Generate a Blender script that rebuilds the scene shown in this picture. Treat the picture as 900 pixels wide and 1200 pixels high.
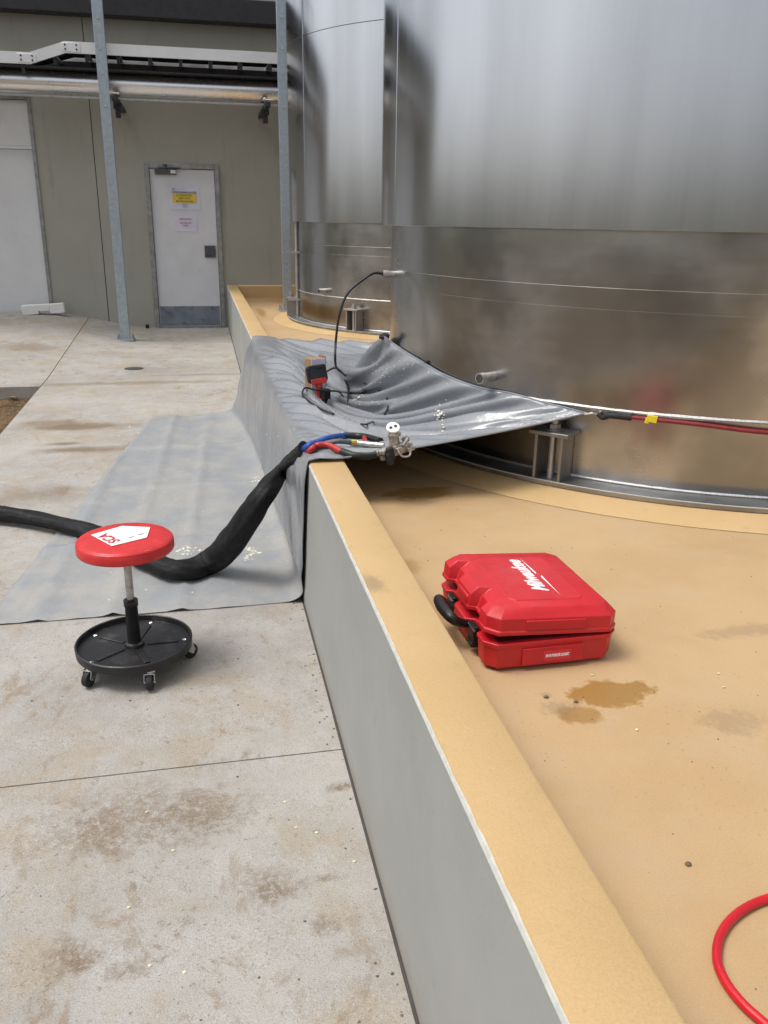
import bpy, bmesh, math, random
from mathutils import Vector, Matrix, noise
from mathutils.bvhtree import BVHTree
R = math.radians
random.seed(7)
scn = bpy.context.scene
for o in list(bpy.data.objects): bpy.data.objects.remove(o)

# ------------------------------------------------------------------ camera
F, PITCH, ROLL, YAW, CH = 985.0, 0.3331, 0.0152, 0.2129, 1.4335
fw = Vector((math.sin(YAW)*math.cos(PITCH), math.cos(YAW)*math.cos(PITCH), -math.sin(PITCH)))
r0 = Vector((math.cos(YAW), -math.sin(YAW), 0)); u0 = r0.cross(fw)
RX = math.cos(ROLL)*r0 + math.sin(ROLL)*u0; UX = -math.sin(ROLL)*r0 + math.cos(ROLL)*u0
cd = bpy.data.cameras.new('camera'); cam = bpy.data.objects.new('camera', cd); scn.collection.objects.link(cam)
m3 = Matrix((RX, UX, -fw)).transposed(); cam.matrix_world = Matrix.Translation((0, 0, CH)) @ m3.to_4x4()
cd.sensor_fit = 'VERTICAL'; cd.sensor_height = 36; cd.lens = F/1200*36; cd.clip_start = .05; cd.clip_end = 2000
scn.camera = cam
# ------------------------------------------------------------------ world, sun, exposure
SUN_EL, SUN_AZ = 64, 268        # azimuth clockwise from +Y
w = bpy.data.worlds.new('World'); scn.world = w; w.use_nodes = True
wn = w.node_tree; wn.nodes.clear()
sky = wn.nodes.new('ShaderNodeTexSky'); sky.sky_type = 'NISHITA'; sky.sun_disc = False
sky.sun_elevation = R(SUN_EL); sky.sun_rotation = R(SUN_AZ); sky.dust_density = 4.0; sky.air_density = 1.0
hs = wn.nodes.new('ShaderNodeHueSaturation'); hs.inputs['Saturation'].default_value = .30
bg = wn.nodes.new('ShaderNodeBackground'); bg.inputs[1].default_value = .13
wo = wn.nodes.new('ShaderNodeOutputWorld')
tcw = wn.nodes.new('ShaderNodeTexCoord'); cn = wn.nodes.new('ShaderNodeTexNoise'); cn.inputs['Scale'].default_value = 3.2; cn.inputs['Detail'].default_value = 5; cn.inputs['Distortion'].default_value = .6
cr = wn.nodes.new('ShaderNodeMapRange'); cr.inputs[1].default_value = .32; cr.inputs[2].default_value = .68; cr.inputs[3].default_value = .80; cr.inputs[4].default_value = 1.20
vm = wn.nodes.new('ShaderNodeVectorMath'); vm.operation = 'SCALE'
wn.links.new(tcw.outputs['Generated'], cn.inputs['Vector']); wn.links.new(cn.outputs['Fac'], cr.inputs[0]); wn.links.new(cr.outputs[0], vm.inputs['Scale'])
wn.links.new(sky.outputs[0], hs.inputs['Color']); wn.links.new(hs.outputs[0], vm.inputs[0]); wn.links.new(vm.outputs[0], bg.inputs[0]); wn.links.new(bg.outputs[0], wo.inputs[0])
sl = bpy.data.lights.new('sun', 'SUN'); sl.energy = 1.35; sl.angle = R(24); sl.color = (1, .96, .9)
so = bpy.data.objects.new('sun', sl); scn.collection.objects.link(so)
sd = Vector((math.sin(R(SUN_AZ))*math.cos(R(SUN_EL)), math.cos(R(SUN_AZ))*math.cos(R(SUN_EL)), math.sin(R(SUN_EL))))
so.rotation_euler = sd.to_track_quat('Z', 'Y').to_euler()
vs = scn.view_settings; vs.view_transform = 'Standard'; vs.look = 'None'; vs.gamma = 1; vs.use_curve_mapping = False
vs.exposure = 0.45

# ------------------------------------------------------------------ pixel -> place helpers
S, YB = .0135, 12.2037          # fall of the yard, building line
CO = Vector((0, 0, CH))
def ray(q): return (RX*((q[0]-450)/F) - UX*((q[1]-600)/F) + fw)
def hitp(q, n, d):
    D = ray(q); n = Vector(n); return CO + D*((d - n.dot(CO))/n.dot(D))
def gnd(q, up=0): return hitp(q, (0, -S, 1), -S*YB + up)
def atz(q, z): return hitp(q, (0, 0, 1), z)
def aty(q, y): return hitp(q, (0, 1, 0), y)
def gz(x, y):
    z = S*(y - YB)
    k = min(1, max(0, (-.6 - x)/1.5)); k = k*k*(3-2*k); l = min(1, max(0, (y-8.6)/3.4))
    return z + .22*k*l
def atcyl(q, c, rad):
    D = ray(q); ox, oy = -c[0], -c[1]
    a = D.x*D.x + D.y*D.y; b = 2*(ox*D.x + oy*D.y); cc = ox*ox + oy*oy - rad*rad
    t = (-b - math.sqrt(max(b*b - 4*a*cc, 0)))/(2*a)
    return CO + D*t
def catmull(pts, n):
    """resample a list of Vectors, n steps per span"""
    P = [2*pts[0]-pts[1]] + list(pts) + [2*pts[-1]-pts[-2]]; out = []
    for i in range(1, len(P)-2):
        a, b, c, d = P[i-1], P[i], P[i+1], P[i+2]
        for k in range(n):
            t = k/n
            out.append(.5*((2*b) + (c-a)*t + (2*a-5*b+4*c-d)*t*t + (3*b-a-3*c+d)*t**3))
    out.append(P[-2]); return out
def lerp_list(v, m):
    out = []
    for i in range(m):
        t = i/(m-1)*(len(v)-1); k = min(int(t), len(v)-2); out.append(v[k] + (v[k+1]-v[k])*(t-k))
    return out

# ------------------------------------------------------------------ mesh builder
class MB:
    def __init__(s, M=None): s.v = []; s.f = []; s.M = M or Matrix.Identity(4)
    def add(s, vs, fs):
        n = len(s.v); s.v += [s.M @ Vector(p) for p in vs]; s.f += [tuple(i+n for i in f) for f in fs]; return s
    def box(s, lo, hi, T=None):
        (a, b, c), (d, e, f) = lo, hi
        vs = [(a,b,c),(d,b,c),(d,e,c),(a,e,c),(a,b,f),(d,b,f),(d,e,f),(a,e,f)]
        if T: vs = [T @ Vector(p) for p in vs]
        return s.add(vs, [(0,3,2,1),(4,5,6,7),(0,1,5,4),(1,2,6,5),(2,3,7,6),(3,0,4,7)])
    def cyl(s, p0, p1, ra, rb=None, n=16, caps=True):
        p0, p1 = Vector(p0), Vector(p1); rb = ra if rb is None else rb
        z = (p1-p0).normalized(); x = z.orthogonal().normalized(); y = z.cross(x)
        vs = []
        for p, r in ((p0, ra), (p1, rb)):
            for i in range(n):
                a = 2*math.pi*i/n; vs.append(p + x*(r*math.cos(a)) + y*(r*math.sin(a)))
        fs = [(i, (i+1) % n, n+(i+1) % n, n+i) for i in range(n)]
        if caps: fs += [tuple(reversed(range(n))), tuple(range(n, 2*n))]
        return s.add(vs, fs)
    def lathe(s, c, prof, n=32, a0=0, a1=2*math.pi, close=False):
        c = Vector(c); full = abs(a1-a0-2*math.pi) < 1e-6; m = n if full else n+1; k = len(prof)
        vs = []
        for i in range(m):
            a = a0 + (a1-a0)*i/n
            for r, z in prof: vs.append(c + Vector((r*math.cos(a), r*math.sin(a), z)))
        fs = []
        for i in range(n):
            j = (i+1) % m
            for q in range(k if close else k-1):
                q2 = (q+1) % k
                fs.append((i*k+q, j*k+q, j*k+q2, i*k+q2))
        if not close:
            if prof[0][0] > 1e-6 and full and prof[0][0] < .6: fs.append(tuple(i*k for i in reversed(range(m))))
            if full and prof[-1][0] > 1e-6 and prof[-1][0] < .6: fs.append(tuple(i*k+k-1 for i in range(m)))
        return s.add(vs, fs)
    def tube(s, pts, rad, n=10, squash=1.0, wob=0, seed=0):
        m = len(pts); rads = rad if isinstance(rad, list) else [rad]*m
        if len(rads) != m: rads = lerp_list(rads, m)
        vs = []; x = None
        for i, p in enumerate(pts):
            t = (pts[min(i+1, m-1)] - pts[max(i-1, 0)]).normalized()
            if x is None: x = t.cross(Vector((0,0,1))).normalized() if abs(t.z) < .95 else t.orthogonal().normalized()
            x = (x - t*x.dot(t)).normalized(); y = t.cross(x)
            for k in range(n):
                a = 2*math.pi*k/n
                d = x*math.cos(a) + y*(math.sin(a)*squash); r = rads[i]
                if wob:
                    r *= 1 + wob*noise.noise(Vector((math.cos(a)*1.6, math.sin(a)*1.6, i*.10+seed))) + wob*.5*(1-2*abs(noise.noise(Vector((math.cos(a)*2.6+i*.05, math.sin(a)*2.6, i*.22)))))
                vs.append(p + d*r)
        fs = [(i*n+k, i*n+(k+1) % n, (i+1)*n+(k+1) % n, (i+1)*n+k) for i in range(m-1) for k in range(n)]
        fs += [tuple(reversed(range(n))), tuple(range((m-1)*n, m*n))]
        return s.add(vs, fs)
    def loft(s, rings, cap=True):
        n = len(rings[0]); vs = [p for r in rings for p in r]
        fs = [(i*n+k, i*n+(k+1) % n, (i+1)*n+(k+1) % n, (i+1)*n+k) for i in range(len(rings)-1) for k in range(n)]
        if cap: fs += [tuple(reversed(range(n))), tuple(range((len(rings)-1)*n, len(rings)*n))]
        return s.add(vs, fs)
    def ico(s, c, r, sub=1, sc=(1,1,1), rough=0):
        bm = bmesh.new(); bmesh.ops.create_icosphere(bm, subdivisions=sub, radius=1)
        o = random.random()*90
        vs = [Vector(c) + Vector((v.co.x*r*sc[0], v.co.y*r*sc[1], v.co.z*r*sc[2]))*(1+rough*noise.noise(v.co*1.7+Vector((o,0,0)))) for v in bm.verts]
        fs = [tuple(v.index for v in f.verts) for f in bm.faces]; bm.free()
        return s.add(vs, fs)
    def build(s, name, mat, parent=None, bevel=0, smooth=40, solid=0):
        me = bpy.data.meshes.new(name); me.from_pydata([tuple(p) for p in s.v], [], s.f); me.update()
        o = bpy.data.objects.new(name, me); scn.collection.objects.link(o)
        if mat: me.materials.append(mat)
        if smooth:
            me.shade_smooth(); me.set_sharp_from_angle(angle=R(smooth))
        if solid:
            md = o.modifiers.new('thick', 'SOLIDIFY'); md.thickness = solid; md.offset = 0
        if bevel:
            md = o.modifiers.new('bevel', 'BEVEL'); md.width = bevel; md.segments = 2; md.limit_method = 'ANGLE'; md.angle_limit = R(40)
        if parent: attach(o, parent)
        return o
ROOTLOC = {}
def attach(o, parent):
    o.parent = parent; o.matrix_parent_inverse = Matrix.Translation(-ROOTLOC.get(parent.name, Vector()))
def tag(o, label=None, cat=None, group=None, kind=None):
    if label: o['label'] = label
    if cat: o['category'] = cat
    if group: o['group'] = group
    if kind: o['kind'] = kind
    return o
def empty(name, loc, label=None, cat=None, group=None, kind=None):
    o = bpy.data.objects.new(name, None); scn.collection.objects.link(o); o.location = loc; o.empty_display_size = .1
    ROOTLOC[o.name] = Vector(loc); return tag(o, label, cat, group, kind)
def text_mb(txt, M, size, ext=.0008, shear=0, sx=1.0, bold=0.0, align='CENTER'):
    cu = bpy.data.curves.new('t', 'FONT'); cu.body = txt; cu.size = size; cu.extrude = ext; cu.shear = shear; cu.offset = bold
    cu.align_x = align; cu.align_y = 'CENTER'; cu.resolution_u = 3
    o = bpy.data.objects.new('t', cu); scn.collection.objects.link(o)
    dg = bpy.context.evaluated_depsgraph_get(); me = bpy.data.meshes.new_from_object(o.evaluated_get(dg))
    b = MB(M @ Matrix.Diagonal((sx, 1, 1, 1))); b.add([v.co.copy() for v in me.vertices], [tuple(p.vertices) for p in me.polygons])
    bpy.data.objects.remove(o); bpy.data.curves.remove(cu); bpy.data.meshes.remove(me)
    return b

# ------------------------------------------------------------------ materials
class NT:
    def __init__(s, name):
        s.m = bpy.data.materials.new(name); s.m.use_nodes = True; s.t = s.m.node_tree
        s.b = s.t.nodes['Principled BSDF']; s.tc = s.t.nodes.new('ShaderNodeTexCoord'); s.P = s.tc.outputs['Object']
    def n(s, k): return s.t.nodes.new(k)
    def l(s, a, b): s.t.links.new(a, b)
    def put(s, sock, v):
        if isinstance(v, bpy.types.NodeSocket): s.l(v, sock)
        elif isinstance(v, (tuple, list)) and len(v) == 3 and sock.type == 'RGBA': sock.default_value = (*v, 1)
        else: sock.default_value = v
    def noise(s, scale, detail=4, rough=.55, vec=None, stretch=None, dist=0, off=None):
        v = vec or s.P
        if stretch or off:
            mp = s.n('ShaderNodeMapping'); s.l(v, mp.inputs[0])
            if stretch: mp.inputs['Scale'].default_value = stretch
            if off: mp.inputs['Location'].default_value = off
            v = mp.outputs[0]
        t = s.n('ShaderNodeTexNoise'); s.l(v, t.inputs['Vector'])
        t.inputs['Scale'].default_value = scale; t.inputs['Detail'].default_value = detail
        t.inputs['Roughness'].default_value = rough; t.inputs['Distortion'].default_value = dist
        return t.outputs['Fac']
    def ramp(s, v, lo, hi, a=0.0, b=1.0):
        t = s.n('ShaderNodeMapRange'); t.interpolation_type = 'SMOOTHSTEP'; s.put(t.inputs[0], v)
        t.inputs[1].default_value = lo; t.inputs[2].default_value = hi; t.inputs[3].default_value = a; t.inputs[4].default_value = b
        return t.outputs[0]
    def math(s, op, a, b=0.0):
        t = s.n('ShaderNodeMath'); t.operation = op; s.put(t.inputs[0], a); s.put(t.inputs[1], b); return t.outputs[0]
    def mix(s, f, a, b, mode='MIX'):
        t = s.n('ShaderNodeMix'); t.data_type = 'RGBA'; t.blend_type = mode
        s.put(t.inputs[0], f); s.put(t.inputs[6], a); s.put(t.inputs[7], b); return t.outputs[2]
    def spot(s, c, rad, edge=.35, warp=.7, wscale=6, rot=0):
        """a ragged patch with a shape of its own at a fixed place"""
        mp = s.n('ShaderNodeMapping'); mp.vector_type = 'TEXTURE'; s.l(s.P, mp.inputs[0])
        mp.inputs['Location'].default_value = (c[0], c[1], 0); mp.inputs['Rotation'].default_value = (0, 0, rot)
        mp.inputs['Scale'].default_value = (rad[0], rad[1], 1e3)
        ln = s.n('ShaderNodeVectorMath'); ln.operation = 'LENGTH'; s.l(mp.outputs[0], ln.inputs[0])
        nz = s.noise(wscale, 6, .65)
        d = s.math('ADD', ln.outputs['Value'], s.math('MULTIPLY', s.math('SUBTRACT', nz, .5), warp*3))
        return s.ramp(d, 1+edge, 1-edge)
    def bump(s, h, strength=.3, dist=.005):
        t = s.n('ShaderNodeBump'); t.inputs['Strength'].default_value = strength; t.inputs['Distance'].default_value = dist
        s.put(t.inputs['Height'], h); s.l(t.outputs[0], s.b.inputs['Normal'])
    def fin(s, col=None, rough=None, metal=None, spec=None):
        if col is not None: s.put(s.b.inputs['Base Color'], col)
        if rough is not None: s.put(s.b.inputs['Roughness'], rough)
        if metal is not None: s.put(s.b.inputs['Metallic'], metal)
        if spec is not None: s.b.inputs['Specular IOR Level'].default_value = spec
        return s.m
MT = {}
def simple(name, col, rough=.5, metal=0.0, var=.12, scale=12, bump=0, spec=.5, dirt=None):
    t = NT(name); nz = t.noise(scale, 5, .6)
    a = tuple(c*(1-var) for c in col); b = tuple(min(1, c*(1+var)) for c in col)
    c = t.mix(t.ramp(nz, .3, .7), a, b)
    if dirt: c = t.mix(t.math('MULTIPLY', t.ramp(t.noise(scale*.6, 6, .7, off=(3, 7, 1)), .52, .7), dirt[1]), c, dirt[0])
    r = t.ramp(t.noise(scale*2.2, 3, .6, off=(9, 2, 5)), .3, .7, max(0, rough-.08), min(1, rough+.1))
    if bump: t.bump(t.noise(scale*6, 4, .6), bump, .002)
    MT[name] = t.fin(c, r, metal, spec); return MT[name]

def mk_concrete():
    t = NT('yard_concrete')
    base = t.mix(t.ramp(t.noise(1.3, 6, .62), .36, .64), (.29, .276, .257), (.40, .383, .358))
    base = t.mix(t.math('MULTIPLY', t.ramp(t.noise(.5, 3, .5, off=(4, 1, 0)), .40, .62), .5), base, (.44, .418, .38))
    base = t.mix(t.math('MULTIPLY', t.ramp(t.noise(10, 5, .65, off=(4, 8, 0)), .42, .62), .28), base, (.47, .455, .44))
    # pale brown wash, then ragged mud at two sizes, then flecks
    big = t.ramp(t.noise(.9, 4, .6, off=(1, 5, 0)), .36, .60)
    wash = t.math('MULTIPLY', t.ramp(t.noise(3.1, 10, .72, off=(2, 9, 0), dist=.4), .44, .65), .62)
    base = t.mix(wash, base, (.36, .29, .20))
    drag = t.math('MULTIPLY', t.math('MULTIPLY', t.ramp(t.noise(5.5, 12, .74, stretch=(1.5, .75, 1), off=(7, 3, 0), dist=.5), .535, .64), big), .58)
    base = t.mix(drag, base, (.245, .172, .10))
    m1 = t.math('MULTIPLY', t.math('MULTIPLY', t.ramp(t.noise(15, 12, .76, off=(3, 1, 0), dist=.3), .570, .645), t.ramp(t.noise(2.0, 4, .6, off=(9, 4, 0)), .42, .60)), .60)
    base = t.mix(m1, base, (.21, .148, .088))
    for q, rx, ry, k in (((100, 500), .34, .10, .8), ((60, 497), .22, .12, .55), ((95, 527), .30, .07, .8), ((75, 520), .10, .04, .75), ((40, 580), .25, .16, .5),
                      ((150, 449), .85, .07, .5), ((235, 439), .5, .05, .45), ((30, 416), .35, .16, .5), ((150, 960), .22, .12, .55), ((240, 950), .10, .08, .6),
                      ((318, 1040), .055, .055, .75), ((75, 1120), .05, .05, .7), ((100, 1125), .035, .03, .6), ((380, 1085), .03, .03, .6), ((120, 975), .05, .08, .5), ((148, 1138), .04, .02, .6), ((402, 922), .04, .02, .8), ((380, 1030), .04, .012, .5)):
        p = gnd(q); near = q[1] > 800
        sm = t.spot(p, (rx, ry), .7, 1.0 if near else .75, 26 if near else 5)
        if near: sm = t.math('MULTIPLY', sm, t.ramp(t.noise(55, 8, .75, off=(rx*50, 0, 0)), .36, .56))
        base = t.mix(t.math('MULTIPLY', sm, k), base, (.185, .128, .075))
    m2 = t.math('MULTIPLY', t.ramp(t.noise(60, 8, .75), .575, .65), t.ramp(t.noise(3.0, 4, .6, off=(5, 5, 0)), .38, .58))
    base = t.mix(t.math('MULTIPLY', m2, .6), base, (.13, .095, .062))
    sp = t.ramp(t.noise(170, 3, .6), .63, .70); base = t.mix(t.math('MULTIPLY', sp, .6), base, (.11, .095, .08))
    lt = t.ramp(t.noise(150, 3, .6, off=(8, 8, 0)), .62, .70); base = t.mix(t.math('MULTIPLY', lt, .4), base, (.56, .55, .53))
    g = t.ramp(t.noise(330, 3, .7), .25, .75, .74, 1.20)
    gc = t.n('ShaderNodeCombineColor'); [t.l(g, gc.inputs[i]) for i in range(3)]
    base = t.mix(1.0, base, gc.outputs[0], 'MULTIPLY')
    h = t.math('ADD', t.noise(170, 5, .7), t.math('MULTIPLY', t.noise(24, 6, .62), 1.6)); t.bump(h, .5, .007)
    MT['concrete'] = t.fin(base, .88, 0, .3)
mk_concrete()
GOLD = (.56, .365, .165)
def mk_gold(name, floor):
    t = NT(name)
    if floor:
        base = t.mix(t.ramp(t.noise(1.8, 6, .62), .36, .64), (.455, .305, .155), (.50, .345, .185))
        dust = t.math('MULTIPLY', t.ramp(t.noise(5, 8, .7, off=(3, 3, 0)), .46, .68), .45); base = t.mix(dust, base, (.47, .345, .22))
        sp = t.math('MULTIPLY', t.ramp(t.noise(95, 4, .7), .62, .69), t.ramp(t.noise(2.4, 4, .6), .40, .62)); base = t.mix(t.math('MULTIPLY', sp, .7), base, (.16, .115, .07))
        wet = None; rough = t.ramp(t.noise(9, 5, .6), .35, .65, .50, .66)
        for q, rx, ry, k, e in (((490, 578), .14, .075, .9, .2), ((480, 664), .035, .05, .5, .5), ((715, 812), .10, .055, .95, .2), ((680, 838), .06, .03, .8, .3), ((575, 640), .2, .1, .0, .3), ((306, 366), .05, .5, .6, .3), ((330, 352), .16, .5, .45, .4)):
            if k == 0: continue
            p = atz(q, .40); sm = t.math('MULTIPLY', t.spot(p, (rx, ry), e, .85, 20), k); wet = sm if wet is None else t.math('MAXIMUM', wet, sm)
        base = t.mix(wet, base, (.32, .175, .045)); rough = t.ramp(wet, .15, .8, .60, .30)
        for q, rx, ry in (((860, 845), .06, .04), ((870, 740), .12, .03), ((655, 830), .03, .03), ((640, 815), .012, .012), ((675, 826), .012, .012)):
            p = atz(q, .40); base = t.mix(t.math('MULTIPLY', t.spot(p, (rx, ry), .6, 1.1, 34), .32), base, (.17, .125, .08))
    else:
        base = t.mix(t.ramp(t.noise(2.2, 5, .6), .35, .65), (.53, .36, .17), (.565, .39, .195))
        d = t.math('MULTIPLY', t.ramp(t.noise(9, 8, .7), .56, .70), .35); base = t.mix(d, base, (.40, .27, .14))
        sp = t.ramp(t.noise(140, 3, .6), .68, .73); base = t.mix(t.math('MULTIPLY', sp, .4), base, (.2, .14, .08))
        p = atz((436, 683), .571); base = t.mix(t.math('MULTIPLY', t.spot(p, (.03, .05), .5, .8, 20), .5), base, (.2, .15, .1))
        rough = .55
    g = t.ramp(t.noise(300, 3, .7), .25, .75, .92, 1.06); gc = t.n('ShaderNodeCombineColor'); [t.l(g, gc.inputs[i]) for i in range(3)]; base = t.mix(1.0, base, gc.outputs[0], 'MULTIPLY')
    t.bump(t.math('ADD', t.noise(190, 4, .65), t.math('MULTIPLY', t.noise(6, 3, .5), .8)), .22, .004)
    MT[name] = t.fin(base, rough, 0, .4)
mk_gold('gold_floor', True); mk_gold('gold_cap', False)
def mk_wallpaint():
    t = NT('bund_paint')
    base = t.mix(t.ramp(t.noise(2, 5, .6), .35, .65), (.30, .306, .288), (.335, .34, .32))
    st = t.math('MULTIPLY', t.ramp(t.noise(16, 7, .72, stretch=(1, 1, .35)), .60, .70), .35); base = t.mix(st, base, (.22, .215, .19))
    sp = t.ramp(t.noise(60, 4, .7), .70, .74); base = t.mix(t.math('MULTIPLY', sp, .6), base, (.1, .09, .07))
    sep = t.n('ShaderNodeSeparateXYZ'); t.l(t.P, sep.inputs[0])
    foot = t.math('MULTIPLY', t.ramp(t.math('ADD', sep.outputs[2], t.math('MULTIPLY', t.noise(7, 6, .7), .12)), .02, -.10), .55)
    base = t.mix(foot, base, (.25, .20, .14))
    t.bump(t.math('ADD', t.noise(90, 4, .6), t.noise(8, 3, .5)), .18, .004)
    MT['bund_paint'] = t.fin(base, .62, 0, .4)
mk_wallpaint()
def mk_olive():
    t = NT('olive_panel')
    base = t.mix(t.ramp(t.noise(.9, 4, .6), .35, .65), (.335, .332, .288), (.365, .362, .318))
    st = t.math('MULTIPLY', t.ramp(t.noise(3, 6, .7, stretch=(2.5, 2.5, .3)), .54, .70), .22); base = t.mix(st, base, (.17, .165, .13))
    t.bump(t.math('ADD', t.noise(120, 3, .6), t.noise(3, 3, .5)), .12, .004)
    MT['olive'] = t.fin(base, .8, 0, .3)
mk_olive()
def mk_steel(name, c1, c2, r1, r2, blotch=0, streak=.5, wav=.25, vert=True):
    t = NT(name)
    s1 = t.noise(1.6, 4, .55, stretch=(3, 3, .15) if vert else (1, 1, 1.2)); s2 = t.noise(16, 2, .5, stretch=(3, 3, .04) if vert else (.3, .3, 2), off=(3, 1, 2))
    k = t.math('ADD', t.math('MULTIPLY', s1, .88), t.math('MULTIPLY', s2, .12))
    base = t.mix(t.ramp(k, .38, .62), c1, c2)
    rg = t.ramp(k, .38, .64, r1, r2)
    if blotch:
        bl = t.ramp(t.noise(2.6, 3, .5, off=(8, 2, 4)), .42, .66); base = t.mix(t.math('MULTIPLY', bl, blotch), base, tuple(c*.5 for c in c1))
        sc = t.ramp(t.noise(60, 5, .75, stretch=(.4, .4, 2.4)), .60, .70); base = t.mix(t.math('MULTIPLY', sc, .0), base, tuple(min(1, c*1.35) for c in c2))
    if wav: t.bump(t.math('ADD', t.noise(.55, 1, .4, stretch=(1, 1, .35)), t.math('MULTIPLY', t.noise(4.5, 2, .5, stretch=(1, 1, .6)), .02)), wav, .01)
    t.b.inputs['Anisotropic'].default_value = .0
    MT[name] = t.fin(base, rg, 1.0)
mk_steel('clad_steel', (.535, .545, .57), (.57, .58, .605), .15, .18, blotch=.05, wav=.55)
mk_steel('skirt_steel', (.43, .428, .422), (.50, .498, .492), .19, .28, blotch=.62, wav=0, vert=False)
mk_steel('ring_steel', (.30, .30, .30), (.40, .40, .40), .40, .55, blotch=.3)
mk_steel('chair_steel', (.27, .26, .25), (.42, .41, .40), .42, .6, blotch=.4)
simple('weld', (.58, .57, .56), .45, .8, .2, 160, bump=.6)
simple('galvanised', (.37, .42, .46), .45, .7, .10, 28)
simple('tray_alu', (.76, .76, .76), .45, .6, .03, 6, dirt=((.6, .57, .52), .15))
mk_steel('pipe_alu', (.78, .78, .79), (.84, .84, .85), .26, .32, wav=.05, vert=False)
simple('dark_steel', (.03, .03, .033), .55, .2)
simple('frame_steel', (.30, .30, .295), .42, .8, .2, 14)
simple('door_white', (.66, .67, .70), .42, 0, .03, 4, dirt=((.50, .50, .50), .25))
simple('panel_white', (.64, .65, .66), .45, 0, .03, 3, dirt=((.45, .44, .42), .2))
simple('foam_white', (.75, .75, .73), .8, 0, .05, 30)
simple('lock_grey', (.10, .105, .115), .45, .6)
simple('paper', (.66, .66, .80), .7, 0, .04, 10)
simple('paper_pink', (.70, .66, .80), .7, 0, .05, 10)
simple('ink', (.06, .06, .12), .7); simple('ink_blue', (.05, .07, .2), .7); simple('ink_pink', (.34, .10, .28), .7); simple('ink_faint', (.22, .21, .27), .7)
simple('highlighter', (.75, .55, .06), .7, 0, .06, 30)
simple('sealant', (.05, .045, .04), .8)
simple('chipped_edge', (.50, .50, .46), .85, 0, .10, 40, bump=.5)
simple('black_plastic', (.009, .009, .010), .42, 0, .2, 30, dirt=((.09, .085, .075), .35))
simple('tray_black', (.012, .012, .013), .45, 0, .25, 14, dirt=((.085, .08, .072), .5))
simple('rubber', (.014, .014, .014), .7)
simple('chrome', (.62, .62, .62), .24, 1.0, .1, 40)
simple('rod_steel', (.40, .39, .36), .36, .9, .25, 50, dirt=((.22, .18, .13), .5))
simple('seat_red', (.56, .020, .022), .36, 0, .10, 18, bump=.15, dirt=((.40, .08, .06), .35))
simple('print_white', (.82, .82, .82), .5, 0, .03); simple('print_red', (.45, .015, .02), .5)
simple('case_red', (.52, .012, .020), .40, 0, .07, 10, bump=.10, dirt=((.46, .05, .05), .35))
simple('case_dark', (.10, .006, .008), .6)
simple('label_red', (.62, .03, .05), .4)
simple('hose_red', (.55, .008, .018), .35)
simple('strap_red', (.20, .012, .016), .6, 0, .2, 90, bump=.4)
simple('tag_yellow', (.75, .62, .02), .5)
simple('blue_hose', (.012, .065, .33), .4, 0, .2, 30); simple('red_hose', (.40, .02, .016), .45, 0, .25, 30)
simple('grey_hose', (.10, .12, .12), .5, 0, .3, 60); simple('brass', (.62, .47, .14), .35, .7); simple('fitting', (.50, .48, .45), .4, .85, .25, 70, dirt=((.25, .22, .18), .6))
simple('gun_metal', (.36, .34, .31), .45, .75, .35, 60, dirt=((.62, .58, .46), .5))
simple('sleeve', (.0045, .0045, .005), .6, 0, .3, 24, bump=.8, spec=.28, dirt=((.022, .021, .019), .4))
simple('cable_black', (.008, .008, .009), .45)
simple('cardboard', (.30, .185, .10), .85, 0, .12, 20); simple('screen', (.012, .013, .016), .15, 0, .1)
simple('device_red', (.50, .03, .02), .45, 0, .2, 40)
simple('foam_residue', (.74, .72, .60), .8, 0, .08, 60); simple('chip_cream', (.72, .66, .42), .8)
simple('pebble', (.16, .125, .085), .9, 0, .4, 40); simple('conduit', (.45, .45, .45), .4, .8)
def mk_dirt():
    t = NT('dirt')
    base = t.mix(t.ramp(t.noise(5, 8, .7), .38, .62), (.07, .044, .024), (.17, .11, .058))
    base = t.mix(t.ramp(t.noise(26, 6, .7), .56, .66), base, (.27, .19, .11))
    ln = t.n('ShaderNodeVectorMath'); ln.operation = 'LENGTH'; t.l(t.P, ln.inputs[0])
    base = t.mix(t.ramp(ln.outputs['Value'], 12, 40), base, t.mix(t.ramp(t.noise(.15, 5, .6), .4, .6), (.045, .055, .03), (.10, .095, .06)))  # distant unseen ground and rises kept dark for the tank skirt to mirror
    t.bump(t.noise(40, 6, .7), .7, .02); MT['dirt'] = t.fin(base, .95, 0, .2)
mk_dirt()
def mk_film():
    t = NT('kick_film')
    wv = t.n('ShaderNodeTexWave'); mp = t.n('ShaderNodeMapping'); t.l(t.P, mp.inputs[0]); mp.inputs['Rotation'].default_value = (0, R(-35), 0); t.l(mp.outputs[0], wv.inputs['Vector'])
    wv.inputs['Scale'].default_value = 1.6; wv.inputs['Distortion'].default_value = .4; wv.bands_direction = 'Z'
    dash = t.math('MULTIPLY', t.ramp(wv.outputs['Fac'], .80, .92), t.ramp(t.noise(9, 4, .6), .45, .58))
    c = t.mix(t.ramp(t.noise(6, 5, .6), .35, .65), (.15, .18, .22), (.21, .24, .28)); c = t.mix(t.math('MULTIPLY', dash, .7), c, (.09, .09, .20))
    MT['kick_film'] = t.fin(c, .35, .25)
mk_film()
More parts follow.
